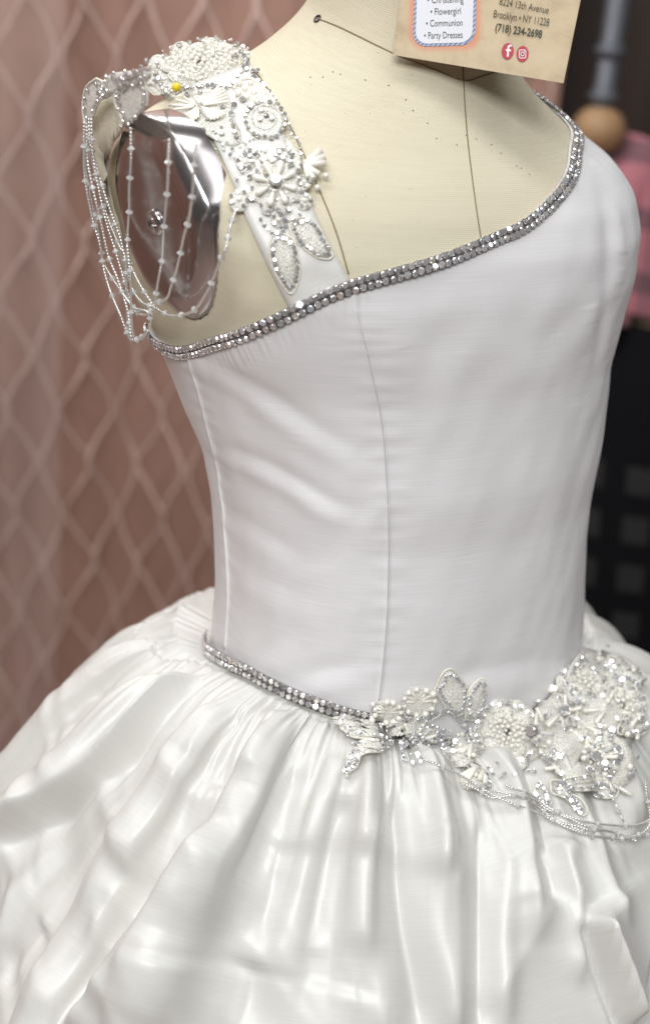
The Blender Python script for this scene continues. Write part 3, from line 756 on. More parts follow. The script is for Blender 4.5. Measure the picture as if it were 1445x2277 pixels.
# ------------------------------------------------------------------ beaded appliques
def applique(name, label):
    o = bpy.data.objects.new(name, None); COL.objects.link(o); o.parent = dress; o['label'] = label; return o
sh_app = applique('shoulder_applique', 'pearl and crystal flowers sewn over the shoulder and strap')
wa_app = applique('waist_applique', 'spray of beaded flowers and leaves sewn at the waist')
CRY = {'n': 0}; EXTRA = {'shoulder_applique': [], 'waist_applique': []}; SEED = {'shoulder_applique': [], 'waist_applique': []}
def stone(px, py, r, par, off, jit=.18):
    """r in picture pixels"""
    p, n = S(px, py, off); d = np.linalg.norm(p - CAM); sz = r * d / FPX
    n = n - .35 * ray(px, py)
    if CRY['n'] < 300: put('crystal', ME_CRYS, p, n, sz, par, jit=jit); CRY['n'] += 1
    else: EXTRA[par.name].append((p, n + rng.normal(0, jit, 3), sz))
def stones(pts, n, r, par, off, jig=1.2):
    for x, y in catmull(pts, n): stone(x + rng.normal(0, jig), y + rng.normal(0, jig), r * rng.uniform(.85, 1.12), par, off)
def pearl(px, py, r, par, off, name='pearl'):
    p, n = S(px, py, off); put(name, ME_PEARL, p, n, r * np.linalg.norm(p - CAM) / FPX, par)
def seeds(pts, n, r, par, off, jig=.8):
    for x, y in catmull(pts, n):
        p, nn = S(x + rng.normal(0, jig), y + rng.normal(0, jig), off); SEED[par.name].append((p, nn, r * np.linalg.norm(p - CAM) / FPX))
def stick(me, name, x0, y0, x1, y1, par, off0, off1, fat=1.0):
    a, n = S(x0, y0, off0); b, n2 = S(x1, y1, off1); d = b - a; lm = 1.3 * math.hypot(x1 - x0, y1 - y0) * np.linalg.norm(a - CAM) / FPX; l = np.linalg.norm(d)
    if l > lm: b = a + d / l * lm; d = b - a; l = lm
    put(name, me, (a + b) / 2, n, 1, par, xdir=d, scale3=(l, l * fat, l * fat))
def cord(pts, par, off, rad=2.6, closed=False, n=None, name='cord_edge', material='ivory_cord'):
    q = np.array(pts, float)
    if closed: q = np.vstack([q, q[:1]])
    L_ = np.linalg.norm(np.diff(q, axis=0), axis=1).sum(); n = n or max(10, int(L_ / 4))
    c = catmull(q, n); c = c[:-1] if closed else c
    pp = np.array([S(x, y, off)[0] for x, y in c])
    for _ in range(2): pp[1:-1] = .25 * pp[:-2] + .5 * pp[1:-1] + .25 * pp[2:]
    rr = rad * .64 / FPX * (1 + .12 * np.sin(np.arange(len(pp)) * 2.1)); v, f = tube(pp, rr, 6, closed)
    return mesh_obj(name, v, f, material, par)
def petal(pts, par, off, puff=.0012, name='petal', material='lace', n=36):
    """a domed patch of cloth with real thickness inside a picture outline"""
    q = np.array(pts, float); c = catmull(np.vstack([q, q[:1]]), n + 1)[:-1]; ce = c.mean(0); v = []; rr = [1.0, .85, .6, .3]
    for k, s_ in enumerate(rr):
        for x, y in ce + (c - ce) * s_: v.append(S(x, y, off + puff * (1 - s_ ** 2))[0])
    v.append(S(*ce, off + puff)[0]); f = grid_faces(4, n, True) + [[3 * n + k, 3 * n + (k + 1) % n, 4 * n] for k in range(n)]
    o = mesh_obj(name, v, f, material, par); m_ = o.modifiers.new('thick', 'SOLIDIFY'); m_.thickness = .0007
    if name == 'petal': seeds(np.vstack([c, c[:1]]), max(10, int(np.linalg.norm(np.diff(c, axis=0), axis=1).sum() / 4.6)), 2.0, par, off + .0008, .5)
    return o
def leaf(pts, par, off, r=4.6, n=22, inner=True, edge=True):
    q = np.array(pts, float); ce = q.mean(0); petal(pts, par, off, .0010, 'leaf')
    if edge: cord(ce + (q - ce) * 1.10, par, off + .0004, 2.6, True)
    stones(np.vstack([q, q[:1]]) * .86 + ce * .14, n, r, par, off + .0014)
    if inner:
        i0 = np.argmax(np.linalg.norm(q - ce, axis=1)); tip = q[i0]; oth = 2 * ce - tip
        for s_ in (-.22, 0, .22):
            d = (tip - ce); pv_ = np.array([-d[1], d[0]]) * s_
            seeds([ce + d * .55 + pv_ * .6, ce + pv_, ce - d * .55 + pv_ * .6], 9, 1.7, par, off + .0016, .3)
def C1(x, y): return (150 + x / 3.6125, 80 + y / 3.6125)
def C2(x, y): return (350 + x / 3.211, 80 + y / 3.211)
def C7(x, y): return (730 + x / 3.6125, 1460 + y / 3.6125)
def C8(x, y): return (1045 + x / 3.6125, 1440 + y / 3.6125)
def pts_of(fn, L_): return [fn(*p) for p in L_]

# ---- strap daisy and leaves
A = sh_app
dc = np.array(C2(838, 1110))
petal([dc + (math.cos(t) * (66 if k % 2 else 50), math.sin(t) * (62 if k % 2 else 48)) for k, t in enumerate(np.linspace(0, 2 * math.pi, 17)[:-1])], A, .0030, .0010)
for k in range(8):
    t = 2 * math.pi * (k + .35) / 8; e = np.array([math.cos(t), math.sin(t)])
    stick(ME_DROP, 'drop_pearl', *(dc + e * 17), *(dc + e * 48), A, .0065, .0060, .98)
    stone(*(dc + e * 57), 6.4, A, .0050); stone(*(dc + np.array([math.cos(t + .39), math.sin(t + .39)]) * 50), 4.2, A, .0046)
p, n = S(*dc, .0072); put('flower_centre', ME_CRYS, p, n, .0031, A, jit=.05)
seeds([dc + 17 * np.array([math.cos(t), math.sin(t)]) for t in np.linspace(0, 6.28, 13)], 26, 2.0, A, .0070, .2)
for c, r_, k in (((590, 1200), 17, 8), ((1040, 1210), 14, 7), ((910, 905), 16, 8), ((630, 950), 15, 8), ((860, 1330), 12, 6), ((1040, 1080), 12, 6)):
    c = np.array(C2(*c)); petal([c + r_ * 1.25 * np.array([math.cos(t), math.sin(t)]) for t in np.linspace(0, 6.28, 9)[:-1]], A, .0026, .0008)
    stones([c + r_ * np.array([math.cos(t), math.sin(t)]) for t in np.linspace(0, 6.28, k + 1)], k, 5.0, A, .0040); pearl(*c, 6, A, .0042)
leaf(pts_of(C2, [(850, 1420), (812, 1500), (832, 1640), (895, 1755), (955, 1815), (1000, 1700), (990, 1560), (950, 1470)]), A, .0030, 4.6, 26)
leaf(pts_of(C2, [(945, 1345), (1060, 1325), (1140, 1390), (1180, 1480), (1225, 1575), (1130, 1575), (1030, 1510), (965, 1430)]), A, .0030, 4.6, 24)
stones(pts_of(C2, [(740, 1330), (790, 1390), (860, 1420), (940, 1330), (1000, 1300)]), 10, 4.6, A, .0036)
stones(pts_of(C2, [(610, 1000), (600, 920), (650, 865), (720, 900)]), 8, 5.0, A, .0036)
stones(pts_of(C2, [(830, 930), (860, 870), (930, 890), (960, 960)]), 7, 5.2, A, .0036)
# ---- scroll with cord loop
sc_ = np.array(C2(775, 650)); ang = np.linspace(0, 4.2 * math.pi, 70)
petal([sc_ + 44 * np.array([math.cos(t), .9 * math.sin(t)]) for t in np.linspace(0, 6.28, 15)[:-1]], A, .0028, .0012)
seeds([sc_ + (8 + 30 * t / ang[-1]) * np.array([math.cos(t), .9 * math.sin(t)]) for t in ang], 74, 2.3, A, .0045, .4)
stones([sc_ + 44 * np.array([math.cos(t), .92 * math.sin(t)]) for t in np.linspace(0, 6.28, 14)], 20, 5.0, A, .0040)
for dx, dy in ((-12, 5), (2, -3), (14, 3)): stone(*(sc_ + (dx, dy)), 6, A, .0052)
cord(pts_of(C2, [(560, 420), (600, 360), (680, 350), (760, 410), (830, 500), (870, 590), (860, 660)]), A, .0034, 4.0)
stones(pts_of(C2, [(690, 340), (780, 400), (850, 500), (900, 600), (950, 720), (1010, 830), (1020, 960)]), 20, 4.4, A, .0034)
petal(pts_of(C2, [(915, 760), (960, 820), (1010, 900), (1010, 1000), (960, 940), (925, 850)]), A, .0026, .0010)
petal(pts_of(C2, [(560, 400), (680, 350), (790, 440), (840, 560), (760, 560), (650, 540), (580, 500)]), A, .0024, .0014)
for x, y in ((600, 400), (640, 440), (680, 400), (700, 470), (650, 500), (590, 470), (720, 530)): pearl(*C2(x, y), 7, A, .0045)
for x, y in ((560, 560), (620, 520), (670, 570), (745, 600), (540, 620)): stone(*C2(x, y), 7, A, .0048)
# ---- butterfly of pearl bugles
bc = C2(315, 585)
petal(pts_of(C2, [(110, 640), (150, 550), (260, 480), (420, 450), (520, 480), (540, 600), (600, 760), (560, 830), (440, 800), (330, 740), (200, 720)]), A, .0032, .0014)
for tips in ([(120, 585), (105, 625), (150, 545), (190, 515)], [(200, 690), (235, 715), (275, 725), (315, 705)], [(500, 470), (515, 510), (460, 455), (520, 555)], [(500, 650), (470, 690), (435, 715), (400, 715)]):
    tq = catmull([C2(*q) for q in sorted(tips, key=lambda q: math.atan2(q[1] - 585, q[0] - 315))], 6) if tips[0][0] < 400 or True else tips
    for q in tq: stick(ME_BUGLE, 'bugle_bead', *((np.array(bc) * .84 + np.array(q) * .16)), *q, A, .0070, .0058, .46)
seeds(pts_of(C2, [(250, 500), (315, 585), (380, 690)]), 14, 2.6, A, .0078, .4)
for x, y in ((95, 620), (115, 690), (80, 720), (180, 700), (230, 770), (300, 760), (340, 745), (330, 800), (480, 580), (550, 710), (570, 790), (470, 770), (560, 760), (150, 690), (310, 820), (420, 440), (240, 490)): stone(*C2(x, y), 5.8, A, .0052)
# ---- side tuft of bugles
tc = C2(1040, 985)
for q in ((1150, 890), (1175, 935), (1180, 975), (1140, 1050), (1100, 1080), (1060, 1075)): stick(ME_BUGLE, 'bugle_bead', *tc, *C2(*q), A, .0065, .0050, 1.3)
for x, y in ((1190, 1040), (1130, 1120), (1060, 1110)): pearl(*C2(x, y), 7, A, .0040, 'glass_bead')
# loose beads between the motifs
for k in range(34):
    t = rng.uniform(0, 1); x, y = 250 + 620 * t, 520 + 620 * t ** 1.2 + rng.normal(0, 95); x += rng.normal(0, 60)
    stone(*C2(x, y), rng.uniform(3.4, 5.4), A, rng.uniform(.0036, .0052), .35)
for k in range(90):
    t = rng.uniform(0, 1); x, y = 200 + 720 * t, 480 + 720 * t ** 1.2 + rng.normal(0, 90); p, nn = S(*C2(x + rng.normal(0, 60), y), rng.uniform(.003, .0045)); SEED[A.name].append((p, nn, rng.uniform(.0005, .0009)))
# ---- shoulder flower
fc, fn = S(452, 178, 0); fn = np.array([-.16, -.42, .89]); fn /= np.linalg.norm(fn)
fc = at_depth(448, 150, np.linalg.norm(fc - CAM) + .004)
fx = np.cross(fn, (0, 1, 0)); fx /= np.linalg.norm(fx); fy = np.cross(fn, fx)
def flower_layer(c, n, ex, ey, R, npet, dip, wav, par, name='petal', h0=0, ph=0):
    """scalloped round layer: one petal mesh per lobe"""
    for k in range(npet):
        v = []; a0, a1 = 2 * math.pi * (k + ph) / npet, 2 * math.pi * (k + 1 + ph) / npet; nu, nv = 9, 7
        for i in range(nv):
            for j in range(nu):
                t = j / (nu - 1); a = a0 + (a1 - a0) * t; s_ = (i / (nv - 1)); lob = .80 + .20 * math.sin(math.pi * t) ** .6
                r_ = R * (.15 + .85 * s_ * lob) ; z = h0 - dip * s_ ** 2 + wav * s_ * math.sin(2 * math.pi * t + k * 1.7)
                v.append(c + r_ * (math.cos(a) * ex + math.sin(a) * ey) + n * z)
        o = mesh_obj(name, v, grid_faces(nv, nu), 'lace', par); m_ = o.modifiers.new('thick', 'SOLIDIFY'); m_.thickness = .0010
        rim = np.array(v[(nv - 1) * nu:]); tv_, tf_ = tube(rim, .00065, 5); mesh_obj('cord_edge', tv_, tf_, 'ivory_cord', par)
def flower(c, n, ex, ey, R, par, pearls, crys, seedn, pr=.0016, spread=.62):
    flower_layer(c, n, ex, ey, R, 8, .0012, .0022, par); flower_layer(c, n, ex, ey, R * .68, 6, .0004, .0014, par, h0=.0022, ph=.4)
    for k in range(pearls):
        a = k * 2.399; r_ = R * spread * math.sqrt((k + .5) / pearls); z = .0030 + .0018 * (1 - (r_ / R) ** 2)
        put('pearl', ME_PEARL, c + r_ * (math.cos(a) * ex + math.sin(a) * ey) + n * z, n, pr * rng.uniform(.75, 1.1), par)
    for k in range(crys):
        a = 2 * math.pi * (k + rng.uniform(-.2, .2)) / crys; r_ = R * rng.uniform(.74, .86); q = c + r_ * (math.cos(a) * ex + math.sin(a) * ey) + n * .0020
        nn = n * .6 - .5 * FW
        if CRY['n'] < 300: put('crystal', ME_CRYS, q, nn, rng.uniform(.0011, .0016), par, jit=.3); CRY['n'] += 1
        else: EXTRA[par.name].append((q, nn + rng.normal(0, .25, 3), rng.uniform(.0011, .0016)))
    for k in range(seedn):
        a = rng.uniform(0, 6.28); r_ = R * math.sqrt(rng.uniform(.02, .75)); SEED[par.name].append((c + r_ * (math.cos(a) * ex + math.sin(a) * ey) + n * (.0028 + .0018 * (1 - (r_ / R) ** 2)), n, rng.uniform(.0005, .0008)))
flower(fc, fn, fx, fy, .0290, A, 74, 24, 190, .0012)
# crystals packed under the flower, along the shoulder
stones(pts_of(C2, [(70, 420), (130, 470), (200, 440), (300, 420), (400, 410), (500, 430), (560, 390)]), 17, 5.4, A, .0040)
stones(pts_of(C2, [(590, 330), (650, 290), (700, 300), (740, 290), (700, 340), (760, 390)]), 9, 5.4, A, .0036)
stones(pts_of(C2, [(560, 200), (620, 180), (660, 240), (640, 280)]), 7, 5.2, A, .0040)
# ---- end of the shoulder: leaves, cord arch, lace lining
lin = petal([(198, 268), (215, 238), (250, 212), (268, 240), (272, 280), (264, 330), (260, 390), (272, 460), (290, 530), (272, 528), (247, 482), (226, 430), (207, 370), (196, 320)], A, .004, .001, 'lace_lining', 'lining_lace', 48)
leaf(pts_of(C1, [(232, 358), (155, 425), (132, 560), (152, 690), (198, 678), (222, 600), (268, 490), (285, 390)]), A, .0085, 4.6, 10, False)
leaf(pts_of(C1, [(390, 440), (395, 540), (445, 650), (455, 735), (520, 715), (590, 650), (628, 560), (628, 430), (590, 355), (490, 380)]), A, .0095, 4.8, 22, False)
petal(pts_of(C1, [(285, 380), (360, 310), (480, 290), (600, 280), (680, 300), (640, 370), (560, 380), (400, 440), (320, 500), (270, 490)]), A, .0090, .0015, 'leaf')
for k in range(46):
    t = rng.uniform(0, 1); x = 240 + 420 * t + rng.normal(0, 12); y = 480 - 190 * t ** .6 + rng.normal(0, 34); stone(*C1(x, y), rng.uniform(4, 6), A, .0118, .3)
stones(pts_of(C1, [(210, 610), (230, 560), (255, 500), (270, 440)]), 8, 4.6, A, .0112)
cord(pts_of(C1, [(600, 400), (640, 395), (690, 390), (745, 430), (800, 500), (850, 560)]), A, .0060, 4.2)
stones(pts_of(C1, [(640, 320), (700, 350), (760, 400), (800, 460), (850, 520), (900, 560)]), 12, 4.8, A, .0062)
for x, y in ((640, 200), (600, 250), (560, 300)): stone(*C1(x, y), 6, A, .0100)

# ------------------------------------------------------------------ bead strands over the arm plate
def strand(pts3, par, beads, name='bead_strand', rad=.00072, step=.00155):
    p = catmull(pts3, 400); s_ = np.r_[0, np.cumsum(np.linalg.norm(np.diff(p, axis=0), axis=1))]; n = int(s_[-1] / step) * 5 + 1
    u = np.linspace(0, s_[-1], n); c = np.stack([np.interp(u, s_, p[:, k]) for k in range(3)], 1)
    rr = rad * (.38 + .62 * np.abs(np.sin(np.pi * u / step)) ** .6); v, f = tube(c, rr, 6)
    o = mesh_obj(name, v, f, 'silver_bead', par); o['label'] = 'hanging string of silver seed beads and clear crystal beads'
    for t in beads:
        q = np.array([np.interp(t * s_[-1], s_, p[:, k]) for k in range(3)]); q2 = np.array([np.interp(min(1, t + .01) * s_[-1], s_, p[:, k]) for k in range(3)])
        d = q2 - q; nn = np.cross(d, (.2, 1, .1)); nn /= np.linalg.norm(nn); put('crystal_bead', ME_BICONE, q, nn, .0018, o, xdir=d)
    return o
STR = [([(291, 283), (292, 340), (291, 376), (288, 420), (288, 463), (285, 510), (284, 548), (281, 600), (282, 660), (284, 720), (291, 757)], .016),
       ([(198, 262), (200, 300), (207, 365), (222, 425), (235, 470), (250, 510), (265, 545), (290, 590), (310, 630), (330, 662), (345, 682), (365, 696), (388, 703), (415, 698), (437, 685), (460, 650), (472, 625), (490, 580), (503, 550), (515, 510), (527, 474)], .012),
       ([(192, 272), (190, 330), (192, 380), (205, 450), (220, 520), (230, 580), (245, 610), (265, 640), (285, 668), (300, 685), (328, 693), (335, 713), (330, 735), (315, 750), (300, 757), (288, 752)], .019),
       ([(188, 270), (187, 330), (190, 400), (207, 490), (222, 540), (230, 590), (240, 630), (255, 670), (270, 705), (283, 740), (292, 758)], .022),
       ([(377, 308), (375, 345), (373, 410), (370, 450), (366, 495), (364, 520), (361, 575), (355, 610), (348, 650), (345, 682)], .014),
       ([(437, 318), (432, 370), (428, 430), (420, 490), (411, 518), (402, 560), (393, 600), (380, 640), (372, 662), (348, 676)], .013),
       ([(196, 300), (212, 360), (230, 420), (250, 480), (268, 530), (282, 590), (294, 640), (316, 672), (345, 684)], .015),
       ([(204, 262), (206, 330), (216, 400), (236, 490), (258, 560), (282, 640), (300, 690), (326, 700), (345, 684)], .017),
       ([(194, 280), (196, 360), (212, 440), (226, 500), (242, 570), (262, 620), (284, 690), (292, 750)], .021),
       ([(283, 545), (291, 620), (292, 690), (297, 745), (310, 754), (330, 735)], .020)]
for k, (pp, o_) in enumerate(STR):
    q = [PLANE(x, y, o_ + .004 + .0015 * math.sin(i)) for i, (x, y) in enumerate(pp)]
    if k == 1: q[-1] = S(527, 474, .004)[0]; q[-2] = (PLANE(515, 510, .010) + S(515, 510, .006)[0]) / 2
    L_ = np.linalg.norm(np.diff(np.array(q), axis=0), axis=1).sum(); nb = max(3, int(L_ / .0155))
    strand(q, dress, [(i + .6 + rng.uniform(-.15, .15)) / nb for i in range(nb)])

# ------------------------------------------------------------------ waist applique
B = wa_app
leaf(pts_of(C7, [(50, 572), (120, 556), (230, 558), (320, 590), (395, 680), (330, 705), (200, 690), (120, 640)]), B, .0050, 4.6, 26)
leaf(pts_of(C7, [(112, 972), (140, 890), (200, 800), (310, 735), (415, 742), (370, 795), (250, 885), (165, 958)]), B, .0050, 4.6, 26)
leaf(pts_of(C7, [(820, 240), (870, 120), (935, 75), (1000, 150), (1050, 260), (1030, 380), (980, 420), (910, 370), (865, 300)]), B, .0055, 4.6, 28)
leaf(pts_of(C7, [(1055, 450), (1055, 320), (1105, 225), (1180, 175), (1192, 300), (1168, 400), (1110, 465)]), B, .0055, 4.6, 22)
stones(pts_of(C7, [(720, 495), (800, 425), (900, 400), (980, 440), (1050, 520), (1110, 600)]), 22, 5, B, .0055, 3)
stones(pts_of(C7, [(400, 560), (400, 640), (440, 700), (470, 640), (500, 650)]), 14, 5.4, B, .0055, 4)
stones(pts_of(C7, [(440, 740), (540, 750), (590, 730)]), 5, 6, B, .0052, 2)
f1 = np.array(C7(625, 608))
petal([f1 + (58 if k % 2 else 42) * np.array([math.cos(t), .8 * math.sin(t)]) for k, t in enumerate(np.linspace(0, 6.28, 15)[:-1])], B, .0075, .0012)
for k in range(11):
    t = math.pi * (.85 + 1.3 * k / 10); e = np.array([math.cos(t), .85 * math.sin(t)])
    stick(ME_BUGLEC if k % 2 else ME_BUGLE, 'bugle_bead', *(f1 + e * 14), *(f1 + e * 50), B, .0115, .0115, .85)
p, n = S(*f1, .0122); put('flower_centre', ME_CRYS, p, n - .4 * FW, .0042, B)
stones([f1 + (54 * math.cos(t), 46 * math.sin(t)) for t in np.linspace(0, 6.28, 15)], 20, 5.6, B, .0095)
for x, y in ((665, 705), (775, 695), (825, 715), (580, 660), (530, 480), (690, 520), (720, 560), (800, 620), (850, 640), (880, 600), (830, 530), (450, 530), (640, 740), (900, 690), (930, 755), (970, 700), (1030, 740), (870, 690), (600, 780), (740, 650)): stone(*C7(x, y), rng.uniform(5.5, 7.5), B, .0068)
stones(pts_of(C7, [(605, 770), (615, 840), (665, 880), (730, 855), (742, 765)]), 12, 5.2, B, .0050, 1)
# pearl rings
for c, r_ in (((690, 330), 34), ((450, 410), 26)):
    c = np.array(C7(*c)); petal([c + r_ * 1.1 * np.array([math.cos(t), .85 * math.sin(t)]) for t in np.linspace(0, 6.28, 11)[:-1]], B, .0048, .0010)
    for k in range(11):
        t = 2 * math.pi * k / 11; pearl(*(c + r_ * np.array([math.cos(t), .85 * math.sin(t)])), rng.uniform(5, 8), B, .0066, 'pearl' if k % 3 else 'glass_bead')
    for k in range(7):
        t = math.pi * (1 + k / 6); e = np.array([math.cos(t), .85 * math.sin(t)]); stick(ME_BUGLE, 'bugle_bead', *(c + e * 6), *(c + e * r_ * .85), B, .0062, .0062, 1.0)
seeds(pts_of(C7, [(560, 330), (580, 430), (660, 450), (740, 420), (800, 360)]), 22, 2.4, B, .0070)
seeds(pts_of(C7, [(760, 560), (770, 480), (830, 440), (850, 420)]), 16, 2.4, B, .0070)
for k in range(36):
    t = rng.uniform(0, 1); x, y = 380 + 720 * t, 600 + 60 * math.sin(3 * t) + rng.normal(0, 62); stone(*C7(x, y), rng.uniform(3.6, 6), B, rng.uniform(.0050, .0085), .35)
for k in range(90):
    t = rng.uniform(0, 1); x, y = 360 + 760 * t, 600 + 60 * math.sin(3 * t) + rng.normal(0, 75); p, nn = S(*C7(x, y), rng.uniform(.005, .0075)); SEED[B.name].append((p, nn, rng.uniform(.0005, .0009)))
# fans of pearl bugles under the rose
for c, a0 in (((1090, 760), 1.2), ((1180, 940), 1.6)):
    c = np.array(C7(*c)); petal([c + (10, -14), c + (26, 8), c + (22, 34), c + (-4, 44), c + (-30, 34), c + (-32, 6), c + (-10, -14)], B, .0046, .0012)
    for k in range(6):
        t = a0 + .26 * (k - 2.5) + .5; e = np.array([math.cos(t), math.sin(t)]); stick(ME_BUGLE, 'bugle_bead', *(c + e * 4), *(c + e * 36), B, .0072, .0060, 1.1)
    for k in range(5): pearl(*(c + rng.normal(0, 18, 2)), 6, B, .0066)
    for k in range(4): stone(*(c + rng.normal(0, 24, 2)), 7, B, .0060)
stones(pts_of(C8, [(150, 980), (220, 1010), (350, 1040), (480, 1030), (560, 1040)]), 12, 5, B, .0060, 3)
# rose
def place_flower(px, py, R_px, par, pearls, crys, seedn, tilt=.5, off=.0065):
    p, n = S(px, py, off); n = n - tilt * ray(px, py); n /= np.linalg.norm(n); ex = np.cross(n, (0, 0, 1)); ex /= np.linalg.norm(ex); ey = np.cross(n, ex)
    flower(p, n, ex, ey, R_px * np.linalg.norm(p - CAM) / FPX, par, pearls, crys, seedn, .0012, .46)
place_flower(*C8(285, 760), 84, B, 36, 26, 90, off=.0085)
place_flower(*C8(880, 380), 60, B, 14, 14, 50)
place_flower(*C8(1180, 480), 56, B, 14, 12, 50)
place_flower(*C8(1050, 850), 52, B, 12, 12, 40)
for cx_, cy_ in ((620, 715), (1045, 880), (820, 540)):
    c = np.array(C8(cx_, cy_)); p, n = S(*c, .0115)
    for k in range(9):
        t = 2 * math.pi * k / 9; e = np.array([math.cos(t), .9 * math.sin(t)]); stick(ME_BUGLEC if k % 3 else ME_BUGLE, 'bugle_bead', *(c + e * 10), *(c + e * 38), B, .0115, .0105, 1.1)
    put('flower_centre', ME_CRYS, p, n - .5 * FW, .0033, B)
leaf(pts_of(C8, [(560, 1110), (545, 1180), (590, 1260), (660, 1270), (640, 1180), (610, 1110)]), B, .0055, 4.8, 16)
leaf(pts_of(C8, [(660, 1100), (690, 1190), (800, 1270), (920, 1335), (890, 1230), (800, 1150), (720, 1100)]), B, .0055, 4.8, 24)
leaf(pts_of(C8, [(740, 1080), (860, 1150), (990, 1200), (1115, 1215), (1150, 1130), (1000, 1100), (850, 1060)]), B, .0060, 4.8, 28)
leaf(pts_of(C8, [(1080, 120), (1200, 160), (1340, 260), (1250, 330), (1120, 260)]), B, .0060, 5.0, 18)
leaf(pts_of(C8, [(1150, 640), (1290, 560), (1380, 640), (1290, 730), (1180, 720)]), B, .0060, 5.0, 18)
leaf(pts_of(C8, [(700, 240), (740, 120), (810, 40), (850, 140), (820, 250)]), B, .0060, 5.0, 14)
poly = np.array([(560, 500), (640, 330), (720, 190), (900, 70), (1100, 70), (1250, 180), (1330, 400), (1330, 650), (1240, 760), (1290, 1010), (1180, 1140), (900, 1120), (720, 1060), (580, 900), (500, 720)], float)
def inside(x, y):
    c = False; j = len(poly) - 1
    for i in range(len(poly)):
        if (poly[i][1] > y) != (poly[j][1] > y) and x < (poly[j][0] - poly[i][0]) * (y - poly[i][1]) / (poly[j][1] - poly[i][1]) + poly[i][0]: c = not c
        j = i
    return c
petal([C8(x, y) for x, y in poly], B, .0040, .0015, 'lace_backing', n=60)
k = 0
while k < 210:
    x, y = rng.uniform(480, 1360), rng.uniform(40, 1160)
    if not inside(x, y): continue
    q = C8(x, y); w_ = rng.uniform()
    if w_ < .62: stone(*q, rng.uniform(4.5, 8), B, rng.uniform(.006, .012), .35)
    elif w_ < .85: pearl(*q, rng.uniform(5, 8), B, rng.uniform(.006, .012))
    else:
        t = rng.uniform(0, 6.28); stick(ME_BUGLE, 'bugle_bead', *q, q[0] + 26 * math.cos(t), q[1] + 26 * math.sin(t), B, .008, .010, 1.2)
    k += 1
for nm, it in EXTRA.items():
    if it: join_copies('small_crystals', ME_CRYS, it, 'rhinestone_crystal', bpy.data.objects[nm])
_lv, _lf = sphere(6, 4); ME_SEED = shared('seed', _lv, _lf, ['silver_bead'], smooth=True)
for nm, it in SEED.items():
    if it: join_copies('seed_beads', ME_SEED, it, 'pearl_seed', bpy.data.objects[nm])
# swagged strands below the waist spray
for pp in ([(924, 1704), (955, 1712), (983, 1720), (1030, 1750), (1100, 1785), (1160, 1800), (1200, 1812), (1240, 1840), (1300, 1862), (1380, 1872), (1440, 1848), (1480, 1820)],
           [(1110, 1760), (1160, 1764), (1190, 1778), (1230, 1808), (1290, 1828), (1370, 1840), (1420, 1822), (1440, 1770), (1430, 1700)],
           [(1030, 1752), (1060, 1775), (1090, 1790), (1125, 1778), (1170, 1775), (1205, 1800), (1260, 1822), (1330, 1850), (1390, 1862)],
           [(1105, 1765), (1150, 1778), (1200, 1795), (1225, 1825), (1270, 1845), (1340, 1868), (1400, 1858), (1425, 1810), (1415, 1740)],
           [(1190, 1786), (1215, 1815), (1250, 1838), (1300, 1842), (1360, 1858), (1395, 1866)],
           [(1355, 1780), (1366, 1812), (1372, 1835)]):
    q = [S(x, y, .0075 + .001 * math.sin(i * .6))[0] for i, (x, y) in enumerate(catmull(pp, 44))]
    for _ in range(14): q = [q[0]] + [(q[i - 1] + 2 * q[i] + q[i + 1]) / 4 for i in range(1, len(q) - 1)] + [q[-1]]
    L_ = np.linalg.norm(np.diff(np.array(q), axis=0), axis=1).sum(); nb = max(1, int(L_ / .020))
    strand(q, dress, [(i + .5) / nb for i in range(nb)], rad=.00066)
# yellow pin
p, n = S(394, 198, .006); o = put('yellow_pin', ME_PEARL, p - .002 * FW, n, .0021, None); o.data = ME_PEARL.copy(); o.data.materials.clear(); o.data.materials.append(MATS['yellow_plastic'])
tag(o, 'yellow round headed pin stuck in under the shoulder flower', 'pin')
